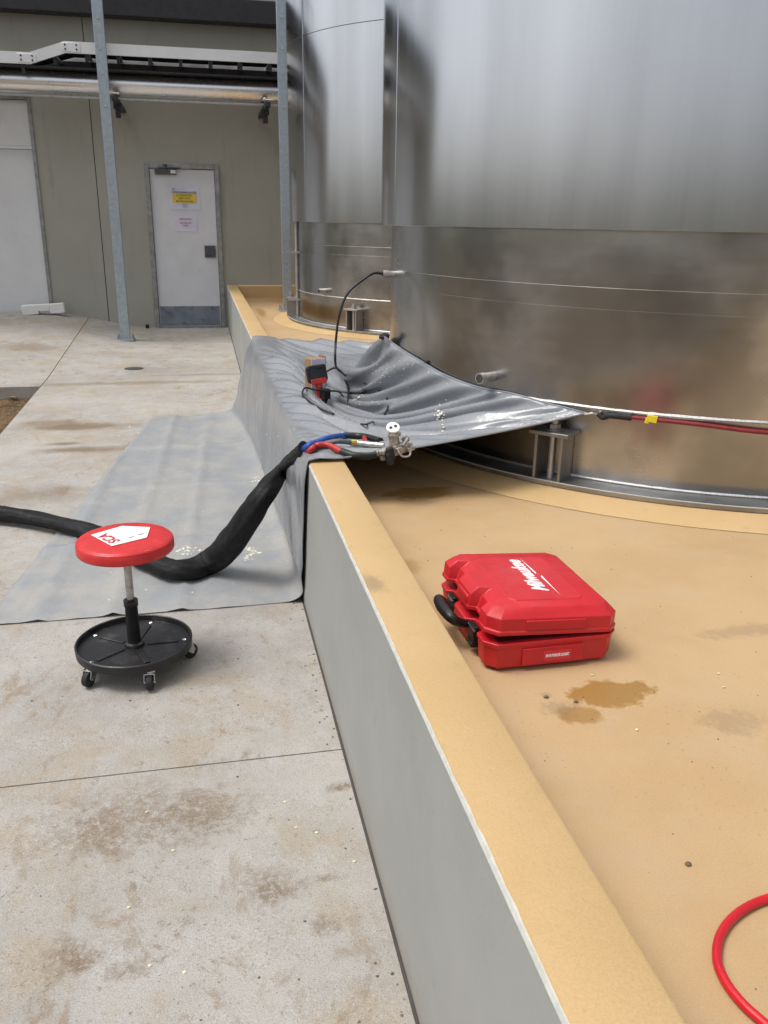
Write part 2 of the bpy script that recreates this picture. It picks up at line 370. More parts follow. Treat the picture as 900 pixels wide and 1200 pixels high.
def mk_tarp():
    t = NT('grey_tarp')
    c = t.mix(t.ramp(t.noise(2.5, 5, .6), .35, .65), (.205, .218, .236), (.245, .258, .275))
    sep = t.n('ShaderNodeSeparateXYZ'); t.l(t.P, sep.inputs[0])
    low = t.ramp(sep.outputs[2], .06, -.06)                 # trodden, dusty part lying on the yard
    d = t.math('MULTIPLY', t.math('MULTIPLY', t.ramp(t.noise(4, 8, .7, off=(2, 2, 0)), .38, .66), .85), low)
    c = t.mix(t.math('MULTIPLY', low, .75), c, (.27, .285, .30)); c = t.mix(t.math('MULTIPLY', d, .7), c, (.40, .375, .33))
    d2 = t.math('MULTIPLY', t.math('MULTIPLY', t.ramp(t.noise(11, 8, .72, stretch=(1, 2, 1), off=(5, 2, 0)), .55, .68), .55), low); c = t.mix(d2, c, (.36, .29, .20))
    sc = t.math('MULTIPLY', t.ramp(t.noise(26, 7, .75, stretch=(3, 1, 1)), .58, .68), .30); c = t.mix(sc, c, (.30, .315, .33))
    r = t.mix(low, (.21, .21, .21), (.50, .50, .50))
    t.bump(t.math('ADD', t.math('MULTIPLY', t.noise(9, 6, .65, dist=.6), 1.0), t.math('MULTIPLY', t.noise(45, 4, .6), .22)), .38, .012)
    t.b.inputs['IOR'].default_value = 1.6; MT['tarp'] = t.fin(c, r, 0, .5)
mk_tarp()

# ================================================================== SETTING
WX0, WX1, WZ = .364, .5027, .571        # bund wall faces and top
FZ = .40                                # bund floor
# terrain: one sheet, rough where the trench beside the slab shows, low unseen rises added far off to give the tanks dark reflections
def axis(a, b, fine, lo=-700, hi=700):
    n = int((b-a)/fine); v = [a+(b-a)*i/n for i in range(n+1)]
    st = fine*2; x = a; left = []
    while x > lo: x -= st; left.append(x); st *= 1.6
    st = fine*2; x = b; right = []
    while x < hi: x += st; right.append(x); st *= 1.6
    return left[::-1] + v + right
xs = axis(-2.6, -1.40, .035); ys = axis(6.2, 8.35, .035)
def tz(x, y):
    d = math.hypot(x, y); z = -.285
    if d < 30:
        k = 1 if x < -1.3 else 0
        if -3.3 < x < -1.3 and 5.3 < y < 9: z = -.175
        z += k*(.05*noise.fractal(Vector((x*2.5, y*2.5, 0)), .9, 2.1, 5) + .05*max(0, noise.noise(Vector((x*5, y*5, 3)))))
    if d > 70: z += min(1, (d-70)/200)**1.3*(2.5 + 2*noise.noise(Vector((x*.012, y*.012, 0))))
    return z
b = MB(); nx = len(xs)
b.v = [Vector((x, y, tz(x, y))) for y in ys for x in xs]
b.f = [(j*nx+i, j*nx+i+1, (j+1)*nx+i+1, (j+1)*nx+i) for j in range(len(ys)-1) for i in range(nx-1)]
tag(b.build('terrain', MT['dirt'], smooth=60), kind='structure')
cl = MB()
for i in range(46):
    x, y = random.uniform(-2.6, -1.52), random.uniform(6.3, 8.15); r = random.uniform(.008, .045)
    cl.ico((x, y, tz(x, y)+r*.2), r, 1, (1, random.uniform(.6, 1.2), .6), .6)
tag(cl.build('dirt_clods', MT['pebble']), 'loose brown clods and stones in the trench beside the slab', 'dirt', kind='stuff')

apron = empty('concrete_apron', (0, 2, gz(0, 2)), kind='structure')
def slab(x0, x1, y0, y1, nxs, nys, th=.22):
    b = MB(); X = [x0+(x1-x0)*i/nxs for i in range(nxs+1)]; Y = [y0+(y1-y0)*i/nys for i in range(nys+1)]
    top = [Vector((x, y, gz(x, y))) for y in Y for x in X]; n = nxs+1
    fs = [(j*n+i, j*n+i+1, (j+1)*n+i+1, (j+1)*n+i) for j in range(nys) for i in range(nxs)]
    b.add(top, fs)
    per = [(0, i) for i in range(nxs)] + [(j, nxs) for j in range(nys)] + [(nys, i) for i in range(nxs, 0, -1)] + [(j, 0) for j in range(nys, 0, -1)]
    p = [top[j*n+i] for j, i in per]; rnd = [Vector((q.x, q.y, q.z-th)) for q in p]; k = len(p)
    b.add(p + rnd, [(i, k+i, k+(i+1) % k, (i+1) % k) for i in range(k)])
    return b.build('slab', MT['concrete'], apron, smooth=30)
JX = -1.49
slab(-3.4, WX0-.006, -7, 2.221, 6, 6)
slab(JX+.004, WX0-.006, 2.226, YB, 12, 60)
slab(-6, JX-.004, 8.2, YB, 12, 24)
slab(-3.4, JX+.0, 2.226, 5.2, 4, 4)
j = MB().box((WX0-.012, -7, -.3), (WX0-.001, YB-.01, -.3)); 
b = MB(); n = 80
for i in range(n+1):
    y = -7+(YB+6.99)*i/n; z = gz(WX0, y); b.v += [Vector((WX0-.014, y, z-.006)), Vector((WX0-.001, y, z+.006+.004*noise.noise(Vector((0, y*9, 0)))))]
b.f = [(2*i, 2*i+1, 2*i+3, 2*i+2) for i in range(n)]
b.build('joint_sealant', MT['sealant'], apron)

# bund floor
fl = MB().box((WX1, -7, FZ-.3), (8, YB-.15, FZ)); tag(fl.build('bund_floor', MT['gold_floor']), kind='structure')
# bund wall
bw = empty('bund_wall', (WX0, 4, gz(WX0, 4)), 'low painted concrete bund wall with gold coated top along the yard', 'wall')
b = MB(); n = 240
rows = []
for i in range(n+1):
    y = -7+(YB+6.99)*i/n; e = .0022*noise.noise(Vector((3, y*7, 0)))
    rows.append([Vector((WX0, y, -.34)), Vector((WX0, y, WZ-.010)), Vector((WX0+.006, y, WZ-.003)), Vector((WX1-.012, y, WZ-.003)), Vector((WX1-.012, y, -.30))])
b.v = [p for r_ in rows for p in r_]; b.f = [(i*5+k, (i+1)*5+k, (i+1)*5+k+1, i*5+k+1) for i in range(n) for k in range(4)]
b.build('wall_face', MT['bund_paint'], bw)
b = MB(); rows = []; n = 900
for i in range(n+1):                    # coating with a chipped, wandering edge
    y = -7+(YB+6.99)*i/n; e = .0028*abs(noise.fractal(Vector((1, y*9, 4)), .8, 2.2, 5)) + .0012*noise.noise(Vector((2, y*2, 1)))
    rows.append([Vector((WX0+.003+e, y, WZ-.004)), Vector((WX0+.005+e, y, WZ)), Vector((WX1-.009, y, WZ)), Vector((WX1-.003, y, WZ-.003)), Vector((WX1, y, WZ-.010)), Vector((WX1, y, FZ+.03)), Vector((WX1+.03, y, FZ+.002))])
k = 7; b.v = [p for r_ in rows for p in r_]; b.f = [(i*k+q, (i+1)*k+q, (i+1)*k+q+1, i*k+q+1) for i in range(n) for q in range(k-1)]
b.build('coated_cap', MT['gold_cap'], bw)
b = MB(); rows = []; n = 900
for i in range(n+1):
    y = -7+(YB+6.99)*i/n; e = .0012*noise.noise(Vector((9, y*11, 0)))
    rows.append([Vector((WX0-.0012, y, WZ-.011+e)), Vector((WX0+.0025, y, WZ-.0035+e*.4)), Vector((WX0+.008, y, WZ-.0022))])
b.v = [p for r_ in rows for p in r_]; b.f = [(i*3+q, (i+1)*3+q, (i+1)*3+q+1, i*3+q+1) for i in range(n) for q in range(2)]
b.build('chipped_edge', MT['chipped_edge'], bw)
b = MB().box((WX1, YB-.15, FZ-.2), (8, YB-.003, WZ)); 
b.build('end_upstand', MT['gold_cap'], bw, bevel=.012)

# ================================================================== BUILDING
bld = empty('warehouse_building', (0, YB, 0), 'olive grey warehouse wall with white doors at the end of the yard', 'building')
DX0, DX1, DH = -.565, .2644, 2.04
FR = .065
b = MB(); T = .25
b.box((-1.232, YB, -.3), (DX0-FR, YB+T, 3.78)).box((DX1+FR, YB, -.3), (9, YB+T, 3.78)).box((DX0-FR, YB, DH+FR), (DX1+FR, YB+T, 3.78))
b.build('wall_panel', MT['olive'], bld)
PX = -1.985; PZ0, PZ1, PZM = .20, 2.79, 2.245
b = MB().box((PX+.05, YB, -.3), (-1.242, YB+T, 3.78)).box((-9, YB, PZ1+.05), (PX+.05, YB+T, 3.78)); b.build('wall_panel', MT['olive'], bld)
MB().box((-1.245, YB+.02, -.3), (-1.22, YB+.2, 3.78)).build('control_joint', MT['sealant'], bld)
MB().box((-9, YB-.06, -.1), (PX+.05, YB+T, PZ0-.012)).build('threshold', MT['concrete'], bld)
wd = MB().box((-5.2, YB+.03, PZ0), (PX, YB+.10, PZM-.02)).build('loading_door', MT['panel_white'], bld, bevel=.004)
MB().box((-5.2, YB+.02, PZM+.02), (PX, YB+.10, PZ1)).build('transom_panel', MT['panel_white'], bld, bevel=.004)
MB().box((-5.2, YB+.005, PZM-.018), (PX+.01, YB+.09, PZM+.018)).build('transom_rail', MT['panel_white'], bld, bevel=.003)
MB().box((PX+.004, YB-.012, PZ0), (PX+.05, YB+.12, PZ1+.05)).build('jamb_trim', MT['frame_steel'], bld, bevel=.004)
MB().box((-5.2, YB-.010, PZ1+.004), (PX+.003, YB+.12, PZ1+.048)).build('head_trim', MT['frame_steel'], bld, bevel=.004)
# personnel door
df = MB(); y0, y1 = YB-.022, YB+.14
df.box((DX0-FR, y0, 0), (DX0-.004, y1, DH+FR)).box((DX1+.004, y0, 0), (DX1+FR, y1, DH+FR)).box((DX0-.004, y0+.001, DH+.005), (DX1+.004, y1, DH+FR))
df = df.build('door_frame', MT['frame_steel'], bld, bevel=.004)
dl = MB().box((DX0, YB+.012, .008), (DX1, YB+.055, DH)).build('door', MT['door_white'], bld, bevel=.003)
YD = YB+.012
MB().box((DX0+.012, YD-.004, .02), (DX1-.012, YD-.0005, .285)).build('kick_plate', MT['kick_film'], dl)
for x in (DX0+.22, DX0+.45, DX0+.70): MB().cyl((x, YD-.003, .262), (x, YD-.008, .262), .009, n=10).build('kick_screw', MT['lock_grey'], dl)
MB().box((DX1-.175, YD-.03, .93), (DX1-.03, YD-.0005, 1.085)).box((DX1-.165, YD-.05, .965), (DX1-.05, YD-.03, .985)).build('lock_plate', MT['lock_grey'], dl, bevel=.004)
cz = aty((205, 201), YB).z
b = MB().box((DX0+.07, YD-.055, cz-.04), (DX0+.34, YD-.001, cz+.035)); cb = b.build('door_closer', MT['lock_grey'], dl, bevel=.006)
b = MB().box((DX0+.12, YD-.075, cz+.036), (DX0+.40, YD-.05, cz+.05)).cyl((DX0+.2, YD-.06, cz+.03), (DX0+.2, YD-.06, cz+.085), .028, n=12); b.build('closer_arm', MT['lock_grey'], dl, bevel=.002)
MB().box((DX0+.27, YD-.057, cz-.025), (DX0+.335, YD-.0552, cz+.015)).build('closer_label', MT['print_white'], dl)
MB().box((DX0-FR, YB-.10, -.03), (DX1+FR, YB-.0235, .012)).build('door_sill', MT['frame_steel'], bld)
# dark gutter and roof edge
MB().box((-9, YB-.22, 3.735), (9, YB+T, 4.0)).build('gutter', MT['dark_steel'], bld, bevel=.01)
MB().box((-9, YB-.16, 4.006), (9, YB+6, 4.03)).build('roof_sheet', MT['galvanised'], bld)
b = MB()
for i in range(9): x = -4+i*1.1; b.box((x, YB-.1, 4.032), (x+.05, YB-.05, 4.45))
b.box((-4.2, YB-.105, 4.40), (6, YB-.045, 4.452)); b.build('roof_handrail', MT['galvanised'], bld)
MB().box((-9, YB+T+.002, -.3), (9, YB+7, 3.7)).build('building_core', MT['olive'], bld)

def notice(px, rows, name, label, mat, wdt, hgt):
    c = aty(px, YD); y = YD-.003
    o = empty(name, (c.x, y, c.z-hgt/2), label, 'notice')
    b = MB(); k = 6                                                   # paper with a slight curl
    for j in range(k+1):
        for i in range(k+1):
            u, v = i/k-.5, j/k-.5; b.v.append(Vector((c.x+u*wdt, y-.0004-.006*abs(v*u)*2, c.z+v*hgt)))
    b.f = [(j*(k+1)+i, j*(k+1)+i+1, (j+1)*(k+1)+i+1, (j+1)*(k+1)+i) for j in range(k) for i in range(k)]
    b.build('sheet', mat, o)
    Mx = Matrix(((1,0,0,0),(0,0,-1,0),(0,1,0,0),(0,0,0,1)))
    for dx, dz, size, sx, m, t in rows:
        if m == 'hl':
            MB().box((c.x+dx-sx/2, y-.0065, c.z+dz-size/2), (c.x+dx+sx/2, y-.0058, c.z+dz+size/2)).build('highlight', MT['highlighter'], o); continue
        text_mb(t, Matrix.Translation((c.x+dx, y-.0075, c.z+dz)) @ Mx, size, .0003, 0, sx, size*.012).build('lettering', MT[m], o)
notice((216.2, 232), [(-.135, .105, .03, 1.6, 'ink_blue', '///'), (0, .068, .034, .74, 'ink', 'THOROUGHFARE & ACCESS'), (0, -.005, .115, .31, 'hl', ''), (0, .031, .030, .74, 'ink', 'AUTHORISED ENTRY'), (0, -.006, .030, .74, 'ink', 'SAFETY BOOTS'), (0, -.043, .030, .74, 'ink', 'MUST BE WORN HERE'), (0, -.073, .016, .9, 'ink_faint', 'thank you'), (0, -.094, .016, .9, 'ink_faint', 'management'), (0, -.112, .014, .9, 'ink_faint', 'all personnel')],
       'door_notice', 'landscape printed sheet with yellow highlighted lines on the white door', MT['paper'], .40, .29)
notice((217.7, 261.5), [(0, .05, .032, .72, 'ink_pink', 'PLEASE KNOCK'), (0, .0, .030, .7, 'ink_pink', 'AND WAIT FOR'), (0, -.035, .028, .75, 'ink_pink', 'ENTRY')],
       'door_notice', 'smaller pinkish sheet with three faint lines below the highlighted notice', MT['paper_pink'], .29, .21)

# white foam block lying at the building foot
p0, p1 = aty((28, 374), YB-.2), aty((77.5, 373), YB-.2)
zb = max(gz(p0.x, YB-.2), gz(p1.x, YB-.2)); xm = (p0.x+p1.x)/2
o = empty('foam_block', (xm, YB-.2, zb), 'long white foam block with a notch lying below the white loading door', 'block')
M4 = Matrix.Translation((xm, YB-.2, zb+.002)) @ Matrix.Rotation(R(-3), 4, 'Y')
L = (p1.x-p0.x)/2
MB(M4).box((-L, -.06, 0), (-.06, .06, .12)).box((-.06, -.06, .035), (.08, .06, .12)).box((.08, -.06, 0), (L, .06, .12)).build('block_body', MT['foam_white'], o, bevel=.006)
# small dark cap in the slab
p = gnd((157, 432)); MB().lathe((p.x, p.y, gz(p.x, p.y)+.001), [(.0, .003), (.05, .004), (.085, .003), (.10, .0)], 20).build('drain_cap', MT['sealant'])
tag(bpy.data.objects['drain_cap'], 'small dark round cap set in the concrete in front of the near post', 'drain cap')
p = gnd((173, 386)); b = MB().box((p.x-.03, YB-.13, gz(p.x, YB-.1)), (p.x+.02, YB-.08, gz(p.x, YB-.1)+.05)); tag(b.build('door_stop', MT['rubber'], bevel=.008), 'small black rubber stop on the slab left of the white door', 'door stop')

# ================================================================== POSTS, PIPE, TRAY
def post(px, y, z0, label, topz, wpx):
    base = aty(px, y); o = empty('galvanised_post', (base.x, y, z0), label, 'post', 'galvanised posts carrying the pipe rack')
    w_, d_, t_ = wpx, .08, .006; x, zt = base.x, topz
    b = MB(); b.box((x-w_/2, y-d_/2, z0+.012), (x+w_/2, y-d_/2+t_, zt)).box((x-w_/2, y-d_/2+t_, z0+.012), (x-w_/2+t_, y+d_/2, zt)).box((x+w_/2-t_, y-d_/2+t_, z0+.012), (x+w_/2, y+d_/2, zt))
    b.build('channel', MT['galvanised'], o, bevel=.003)
    MB().box((x-.11, y-.11, z0), (x+.11, y+.11, z0+.012)).build('base_plate', MT['galvanised'], o, bevel=.002)
    for dx, dy in ((-.085, -.08), (.085, -.08), (-.085, .08), (.085, .08)):
        MB().cyl((x+dx, y+dy, z0+.012), (x+dx, y+dy, z0+.03), .018, n=6).cyl((x+dx, y+dy, z0+.03), (x+dx, y+dy, z0+.06), .009, n=8).build('anchor_bolt', MT['galvanised'], o)
    for zz in (2.62, 2.95, 3.2, 3.5): MB().cyl((x, y-d_/2+.001, zz), (x, y-d_/2-.010, zz), .016, n=6).build('bolt', MT['fitting'], o)
    return x
PY = 10.95
pa = gnd((147.5, 402)); PX1 = post((147.5, 402), PY, gz(pa.x, PY), 'galvanised steel post bolted to the open slab left of the door', 5.2, .115)
p2 = atz((337, 364), FZ); PY2 = p2.y; PX2 = post((337, 364), PY2, FZ, 'galvanised steel post standing inside the bund beside the far tank', 5.2, .10)
# insulated pipe
YP, ZP, RP = 11.42, 2.905, .125
o = empty('insulated_pipe', (0, YP, ZP), 'large bright metal clad pipe running along the building wall', 'pipe')
for i, (x0, x1) in enumerate(((-6, -2.3), (-2.3, -1.2), (-1.2, .15), (.15, 1.3), (1.3, 4))):
    r = RP; MB().cyl((x0, YP, ZP), (x1+.02, YP, ZP), r+.0012*(i % 2), n=48, caps=True).build('cladding_sheet', MT['pipe_alu'], o, smooth=60)
for x in (-2.28, -1.18, .17, 1.32): MB().cyl((x-.012, YP, ZP), (x+.012, YP, ZP), RP+.004, n=48).build('band', MT['pipe_alu'], o, smooth=60)
o2 = empty('small_pipe', (0, YP-.06, ZP-.16), 'thin steel pipe running just below the large clad pipe', 'pipe')
MB().cyl((-6, YP-.05, ZP-.155), (3, YP-.05, ZP-.155), .016, n=12).build('pipe_run', MT['conduit'], o2)
for xx, yy, lab in ((PX1+.10, PY, 'dark steel pipe bracket beside the post on the open slab'), (PX2-.12, PY, 'dark steel pipe bracket beside the post near the far tank')):
    o = empty('pipe_bracket', (xx, yy, ZP-.4), lab, 'bracket', 'brackets under the clad pipe')
    MB().box((xx-.03, PY-.05, ZP-.22), (xx+.03, YB-.003, ZP-.172)).build('bracket_arm', MT['dark_steel'], o, bevel=.003)
    MB().box((xx-.028, YP-.09, ZP-.36), (xx+.028, YP-.02, ZP-.222)).box((xx-.045, YP-.115, ZP-.27), (xx+.045, YP-.09, ZP-.20)).build('bracket_leg', MT['dark_steel'], o, bevel=.003)
    MB().cyl((xx-.06, PY-.02, ZP-.150), (xx+.06, PY-.02, ZP-.150), .014, n=8).cyl((xx-.05, PY-.02, ZP-.150), (xx-.03, PY-.02, ZP-.150), .026, n=6).build('clamp_bolt', MT['fitting'], o)
# cable tray
o = empty('cable_tray', (0, 11.2, 3.2), 'aluminium cable ladder with a cranked left end above the clad pipe', 'cable tray')
def rail(y, nm):
    b = MB(); pth = [(-6, 3.035), (-1.72, 3.035), (-1.33, 3.165), (4.5, 3.165)]; h_ = .118
    for i, (a, c) in enumerate(zip(pth, pth[1:])):
        b.add([(a[0], y, a[1]), (c[0], y, c[1]), (c[0], y+.03, c[1]), (a[0], y+.03, a[1]), (a[0], y, a[1]+h_), (c[0], y, c[1]+h_), (c[0], y+.03, c[1]+h_), (a[0], y+.03, a[1]+h_)], [(0,3,2,1),(4,5,6,7),(0,1,5,4),(2,3,7,6)] + ([(3,0,4,7)] if i == 0 else []) + ([(1,2,6,5)] if i == 2 else []))
    return b.build(nm, MT['tray_alu'], o, smooth=20)
fr = rail(11.10, 'side_rail'); rail(11.66, 'side_rail')
for x, z in ((-1.75, 3.094), (-1.27, 3.224)):
    jp = MB().box((x-.10, 11.092, z-.045), (x+.10, 11.0995, z+.045)).build('joiner_plate', MT['tray_alu'], o, bevel=.002)
    for dx in (-.06, .06):
        for dz in (-.022, .022): MB().cyl((x+dx, 11.092, z+dz), (x+dx, 11.084, z+dz), .010, n=8).build('rivet', MT['dark_steel'], jp)
for i in range(26):
    x = -5.6+i*.345; z = 3.172 if x > -1.33 else (3.042 if x < -1.72 else 3.042+(x+1.72)/.39*.13)
    MB().box((x-.02, 11.131, z), (x+.02, 11.659, z+.022)).build('rung', MT['tray_alu'], o)
    MB().box((x-.018, 11.14, z-.085), (x+.018, 11.175, z-.001)).build('hanger_tab', MT['dark_steel'], o)
b = MB()
o3 = empty('cable_bundle', (0, 11.4, 3.2), 'black cables lying in the ladder tray above the pipe', 'cables')
for k_ in range(9):
    yy = 11.18+k_*.05; pts = [Vector((x_, yy+.01*math.sin(x_*2+k_), 3.035+.05+(0 if x_ < -1.75 else (.13 if x_ > -1.3 else (x_+1.75)/.45*.13))+.012*(k_ % 2))) for x_ in (-6, -3, -2, -1.72, -1.5, -1.3, -1, 0, 1.5, 4)]
    MB().tube(pts, .022, 8).build('cable', MT['cable_black'], o3)
MB().box((-6, 11.145, 3.02), (4, 11.64, 3.03)).box((-6, 11.64, 3.03), (4, 11.655, 3.163)).build('tray_shade_cover', MT['dark_steel'], o)  # dark back plate added to stand in for the shadow below the tray

# ================================================================== TANKS
def tank(c, rs, rc, rr, label, seams, welds, chairs, vseams, n=200):
    o = empty('storage_tank', (c[0], c[1], FZ), label, 'tank', 'stainless storage tanks in the bund')
    C = Vector((c[0], c[1], 0)); CB = 1.415
    MB().lathe(C, [(rr+.16, FZ+.002), (rr+.05, FZ+.022), (rr-.03, FZ+.026)], n).build('grout_fillet', MT['gold_cap'], o, smooth=50)
    MB().lathe(C, [(rs-.02, FZ+.028), (rr, FZ+.028), (rr, FZ+.045), (rs-.02, FZ+.045)], n).build('base_ring', MT['ring_steel'], o, smooth=30)
    MB().lathe(C, [(rr+.001, FZ+.043), (rr+.003, FZ+.047), (rr-.004, FZ+.0472)], n).build('ring_edge', MT['chipped_edge'], o)
    MB().lathe(C, [(rs, FZ+.02), (rs, CB+.2)], n).build('skirt', MT['skirt_steel'], o, smooth=60)
    zs = [CB] + seams + [7.0]
    for i, (a, e) in enumerate(zip(zs, zs[1:])):
        r = rc - .004*i
        MB().lathe(C, [(rs-.01, a+.06), (rs+.004, a+.004), (r-.0015, a), (r, a+.0012), (r, e+.02)], n).build('cladding_sheet', MT['clad_steel'], o, smooth=20)
    for z in seams: MB().lathe(C, [(rc-.001, z-.004), (rc+.0012, z-.003), (rc+.0012, z+.002), (rc-.001, z+.003)], n).build('seam_gap', MT['sealant'], o)
    for ang in vseams:
        b = MB(); a = ang
        for r_, da in ((rc-.002, -.004), (rc+.0022, -.003), (rc+.0022, .003), (rc-.002, .004)):
            for z in (CB+.004, 7.0): b.v.append(C + Vector((r_*math.cos(a+da), r_*math.sin(a+da), z)))
        b.f = [(0, 2, 3, 1), (2, 4, 5, 3), (4, 6, 7, 5)]; b.build('lap_seam', MT['clad_steel'], o)
    MB().lathe(C, [(rc-.01, 7.0), (rc*.6, 7.35), (.3, 7.5), (.0, 7.52)], 64).build('tank_roof', MT['clad_steel'], o, smooth=60)
    for z, r_, m in welds:
        b = MB(); k_ = 360; rw = []
        for i in range(k_):
            a = 2*math.pi*i/k_; e = r_*(1+.35*noise.noise(Vector((i*.9, z*9, 0))))
            rw += [C+Vector(((rs+.0003)*math.cos(a), (rs+.0003)*math.sin(a), z-e)), C+Vector(((rs+e*.7)*math.cos(a), (rs+e*.7)*math.sin(a), z)), C+Vector(((rs+.0003)*math.cos(a), (rs+.0003)*math.sin(a), z+e))]
        b.v = rw; b.f = [(i*3+q, ((i+1) % k_)*3+q, ((i+1) % k_)*3+q+1, i*3+q+1) for i in range(k_) for q in range(2)]
        b.build('weld_bead', MT[m], o)
    for a in chairs:
        M = Matrix.Translation(C) @ Matrix.Rotation(a, 4, 'Z') @ Matrix.Translation((rs, 0, FZ+.045))
        hc = .185
        ch = MB(M).box((.002, -.085, hc), (.125, .085, hc+.016)).build('anchor_chair', MT['chair_steel'], o, bevel=.002)
        for sy in (-1, 1): MB(M).box((.002, sy*.055-.006, .0), (.115, sy*.055+.006, hc-.0005)).build('gusset', MT['chair_steel'], ch, bevel=.0015)
        MB(M).cyl((.07, 0, .0), (.07, 0, hc+.06), .015, n=14).build('anchor_rod', MT['conduit'], ch)
        MB(M).cyl((.07, 0, hc+.0165), (.07, 0, hc+.022), .034, n=20).cyl((.07, 0, hc+.022), (.07, 0, hc+.043), .026, n=6).build('nut', MT['chair_steel'], ch, bevel=.001)
    return o, C
C1, RS1, RC1, RR1 = (2.69, 4.29), 1.705, 1.762, 1.83
C2, RS2, RC2, RR2 = (2.81, 9.25), 1.785, 1.845, 1.89
def ang(q, c, r): p = atcyl(q, c, r); return math.atan2(p.y-c[1], p.x-c[0])
a1 = ang((655, 535), C1, RS1)
t1, V1 = tank(C1, RS1, RC1, RR1, 'near stainless steel tank with smooth cladding above a scuffed skirt', [3.03, 4.9], [(1.205, .0011, 'skirt_steel'), (1.125, .0007, 'skirt_steel'), (.742, .007, 'weld'), (FZ+.05, .006, 'weld')], [a1 + i*math.pi/3 for i in range(6)], [ang((463, 200), C1, RC1), ang((463, 200), C1, RC1)+1.6, ang((463, 200), C1, RC1)-1.6])
a2 = ang((420, 380), C2, RS2)
t2, V2 = tank(C2, RS2, RC2, RR2, 'far stainless steel tank partly hidden behind the near tank', [3.03, 4.9], [(1.205, .0015, 'skirt_steel'), (1.125, .001, 'skirt_steel'), (.73, .005, 'weld'), (FZ+.05, .006, 'weld')], [a2, a2-.78, a2+.78, a2+1.6, a2+3.14, a2+4.2], [ang((356, 150), C2, RC2), ang((356, 150), C2, RC2)+1.5])
def stub(tankobj, c, rs, q, rad, ln, skew=None):
    p = atcyl(q, c, rs); nrm = Vector((p.x-c[0], p.y-c[1], 0)).normalized()
    if skew: nrm = (nrm + Vector(skew)).normalized()
    e = p + nrm*ln
    s_ = MB().cyl(p - nrm*.05, e, rad, n=20).build('pipe_stub', MT['fitting'], tankobj, smooth=40)
    MB().cyl(e-nrm*.02, e+nrm*.004, rad*1.12, n=20).build('stub_lip', MT['fitting'], s_)
    MB().cyl(e+nrm*.0041, e+nrm*.006, rad*.85, n=20).build('stub_bore', MT['sealant'], s_)
    return e
stub(t1, C1, RS1, (578, 441), .021, .085)
SP = stub(t1, C1, RS1, (463, 321), .017, .06)
stub(t2, C2, RS2, (381, 341), .024, .07)
# conduit up the far tank beside the post
q = atcyl((352, 300), C2, RC2)
o = empty('tank_conduit', (q.x-.03, q.y, FZ), 'thin vertical steel conduit on the left edge of the far tank', 'conduit')
p = aty((347.5, 300), 9.2)
MB().cyl((p.x, 9.2, FZ+.03), (p.x, 9.2, 1.95), .016, n=12).build('conduit_run', MT['conduit'], o)
for z in (1.1, .62): MB().box((p.x-.10, 9.18, z), (p.x+.06, 9.22, z+.025)).build('clip', MT['conduit'], o)
MB().cyl((p.x, 9.2, 1.93), (p.x, 9.2, 1.97), .022, n=12).build('conduit_cap', MT['conduit'], o)

# ================================================================== TARP
def on_skirt(q, off=.012):
    p = atcyl(q, C1, RS1+off); return p
g = lambda x, y: gz(x, y)+.005
def row(t, yf, yw, E, dip, tent=0, topbulge=.012, pw=1.0):
    xl = -.43 - (6.8-yf)*.1424
    zt = WZ+topbulge; f = lambda x, yy: Vector((x, yy, g(x, yy)))
    yb = yf
    wall_x = WX0-.007
    base = f(wall_x-.03-tent, yb); base.z += .012+.25*tent*.3
    P = [f(xl, yf), f(xl+(.0-xl)*.35, yf), f(xl+(0-xl)*.7, yf), f(.02-tent, yf), base,
         Vector((wall_x-.004-tent*.55, yb+(yw-yb)*.35, .06+.05*tent)), Vector((wall_x-.003-tent*.2, yb+(yw-yb)*.7, .34)), Vector((wall_x, yw, WZ-.03)),
         Vector((WX0+.012, yw, zt)), Vector((WX1-.01, yw, zt)), ]
    W1 = P[-1]; n = 7
    for i in range(1, n+1):
        s_ = i/n; q = W1.lerp(E, s_); q.z = W1.z+(E.z-W1.z)*s_**pw; q.z -= dip*math.sin(math.pi*min(.985, s_))**.75
        P.append(q)
    return P
EP = [on_skirt(q) for q in ((688, 484), (640, 470), (600, 458), (560, 450), (520, 435), (490, 418), (465, 403))]
PK = Vector((.955, 4.42, aty((447, 394), 4.42).z)); PK.x = aty((447, 394), 4.42).x
R_ = [row(0, 3.285, 3.03, EP[0], .012), row(.08, 3.40, 3.17, EP[0].lerp(EP[1], .6), .04), row(.16, 3.6, 3.36, EP[1], .08), row(.26, 3.9, 3.68, EP[2], .11, pw=1.3), row(.36, 4.25, 4.02, EP[3], .13, .01, pw=2.0), row(.46, 4.6, 4.36, EP[4], .14, .02, pw=3.2),
      row(.56, 4.95, 4.68, EP[5], .13, .03, pw=4.6), row(.66, 5.35, 5.02, EP[6], .10, .04, pw=6.5), row(.76, 5.8, 5.4, PK, .06, .06, pw=8.0), row(.86, 6.25, 5.85, Vector((1.12, 5.3, .60)), .05, .10), row(.93, 6.55, 6.18, Vector((1.22, 5.85, .575)), .03, .14), row(1, 6.8, 6.46, Vector((1.26, 6.23, .570)), .015, .19)]
SEG = 9; cols = [catmull(r_, SEG) for r_ in R_]           # along each row
NC = len(cols[0]); ROWSEG = 15
grid = []
for c_ in range(NC): grid.append(catmull([cols[r_][c_] for r_ in range(len(R_))], ROWSEG))
NR = len(grid[0]); GV = []
G0 = [grid[c_][r_] for r_ in range(NR) for c_ in range(NC)]
BV0 = BVHTree.FromPolygons([tuple(p) for p in G0], [(r_*NC+c_, r_*NC+c_+1, (r_+1)*NC+c_+1, (r_+1)*NC+c_) for r_ in range(NR-1) for c_ in range(NC-1)])
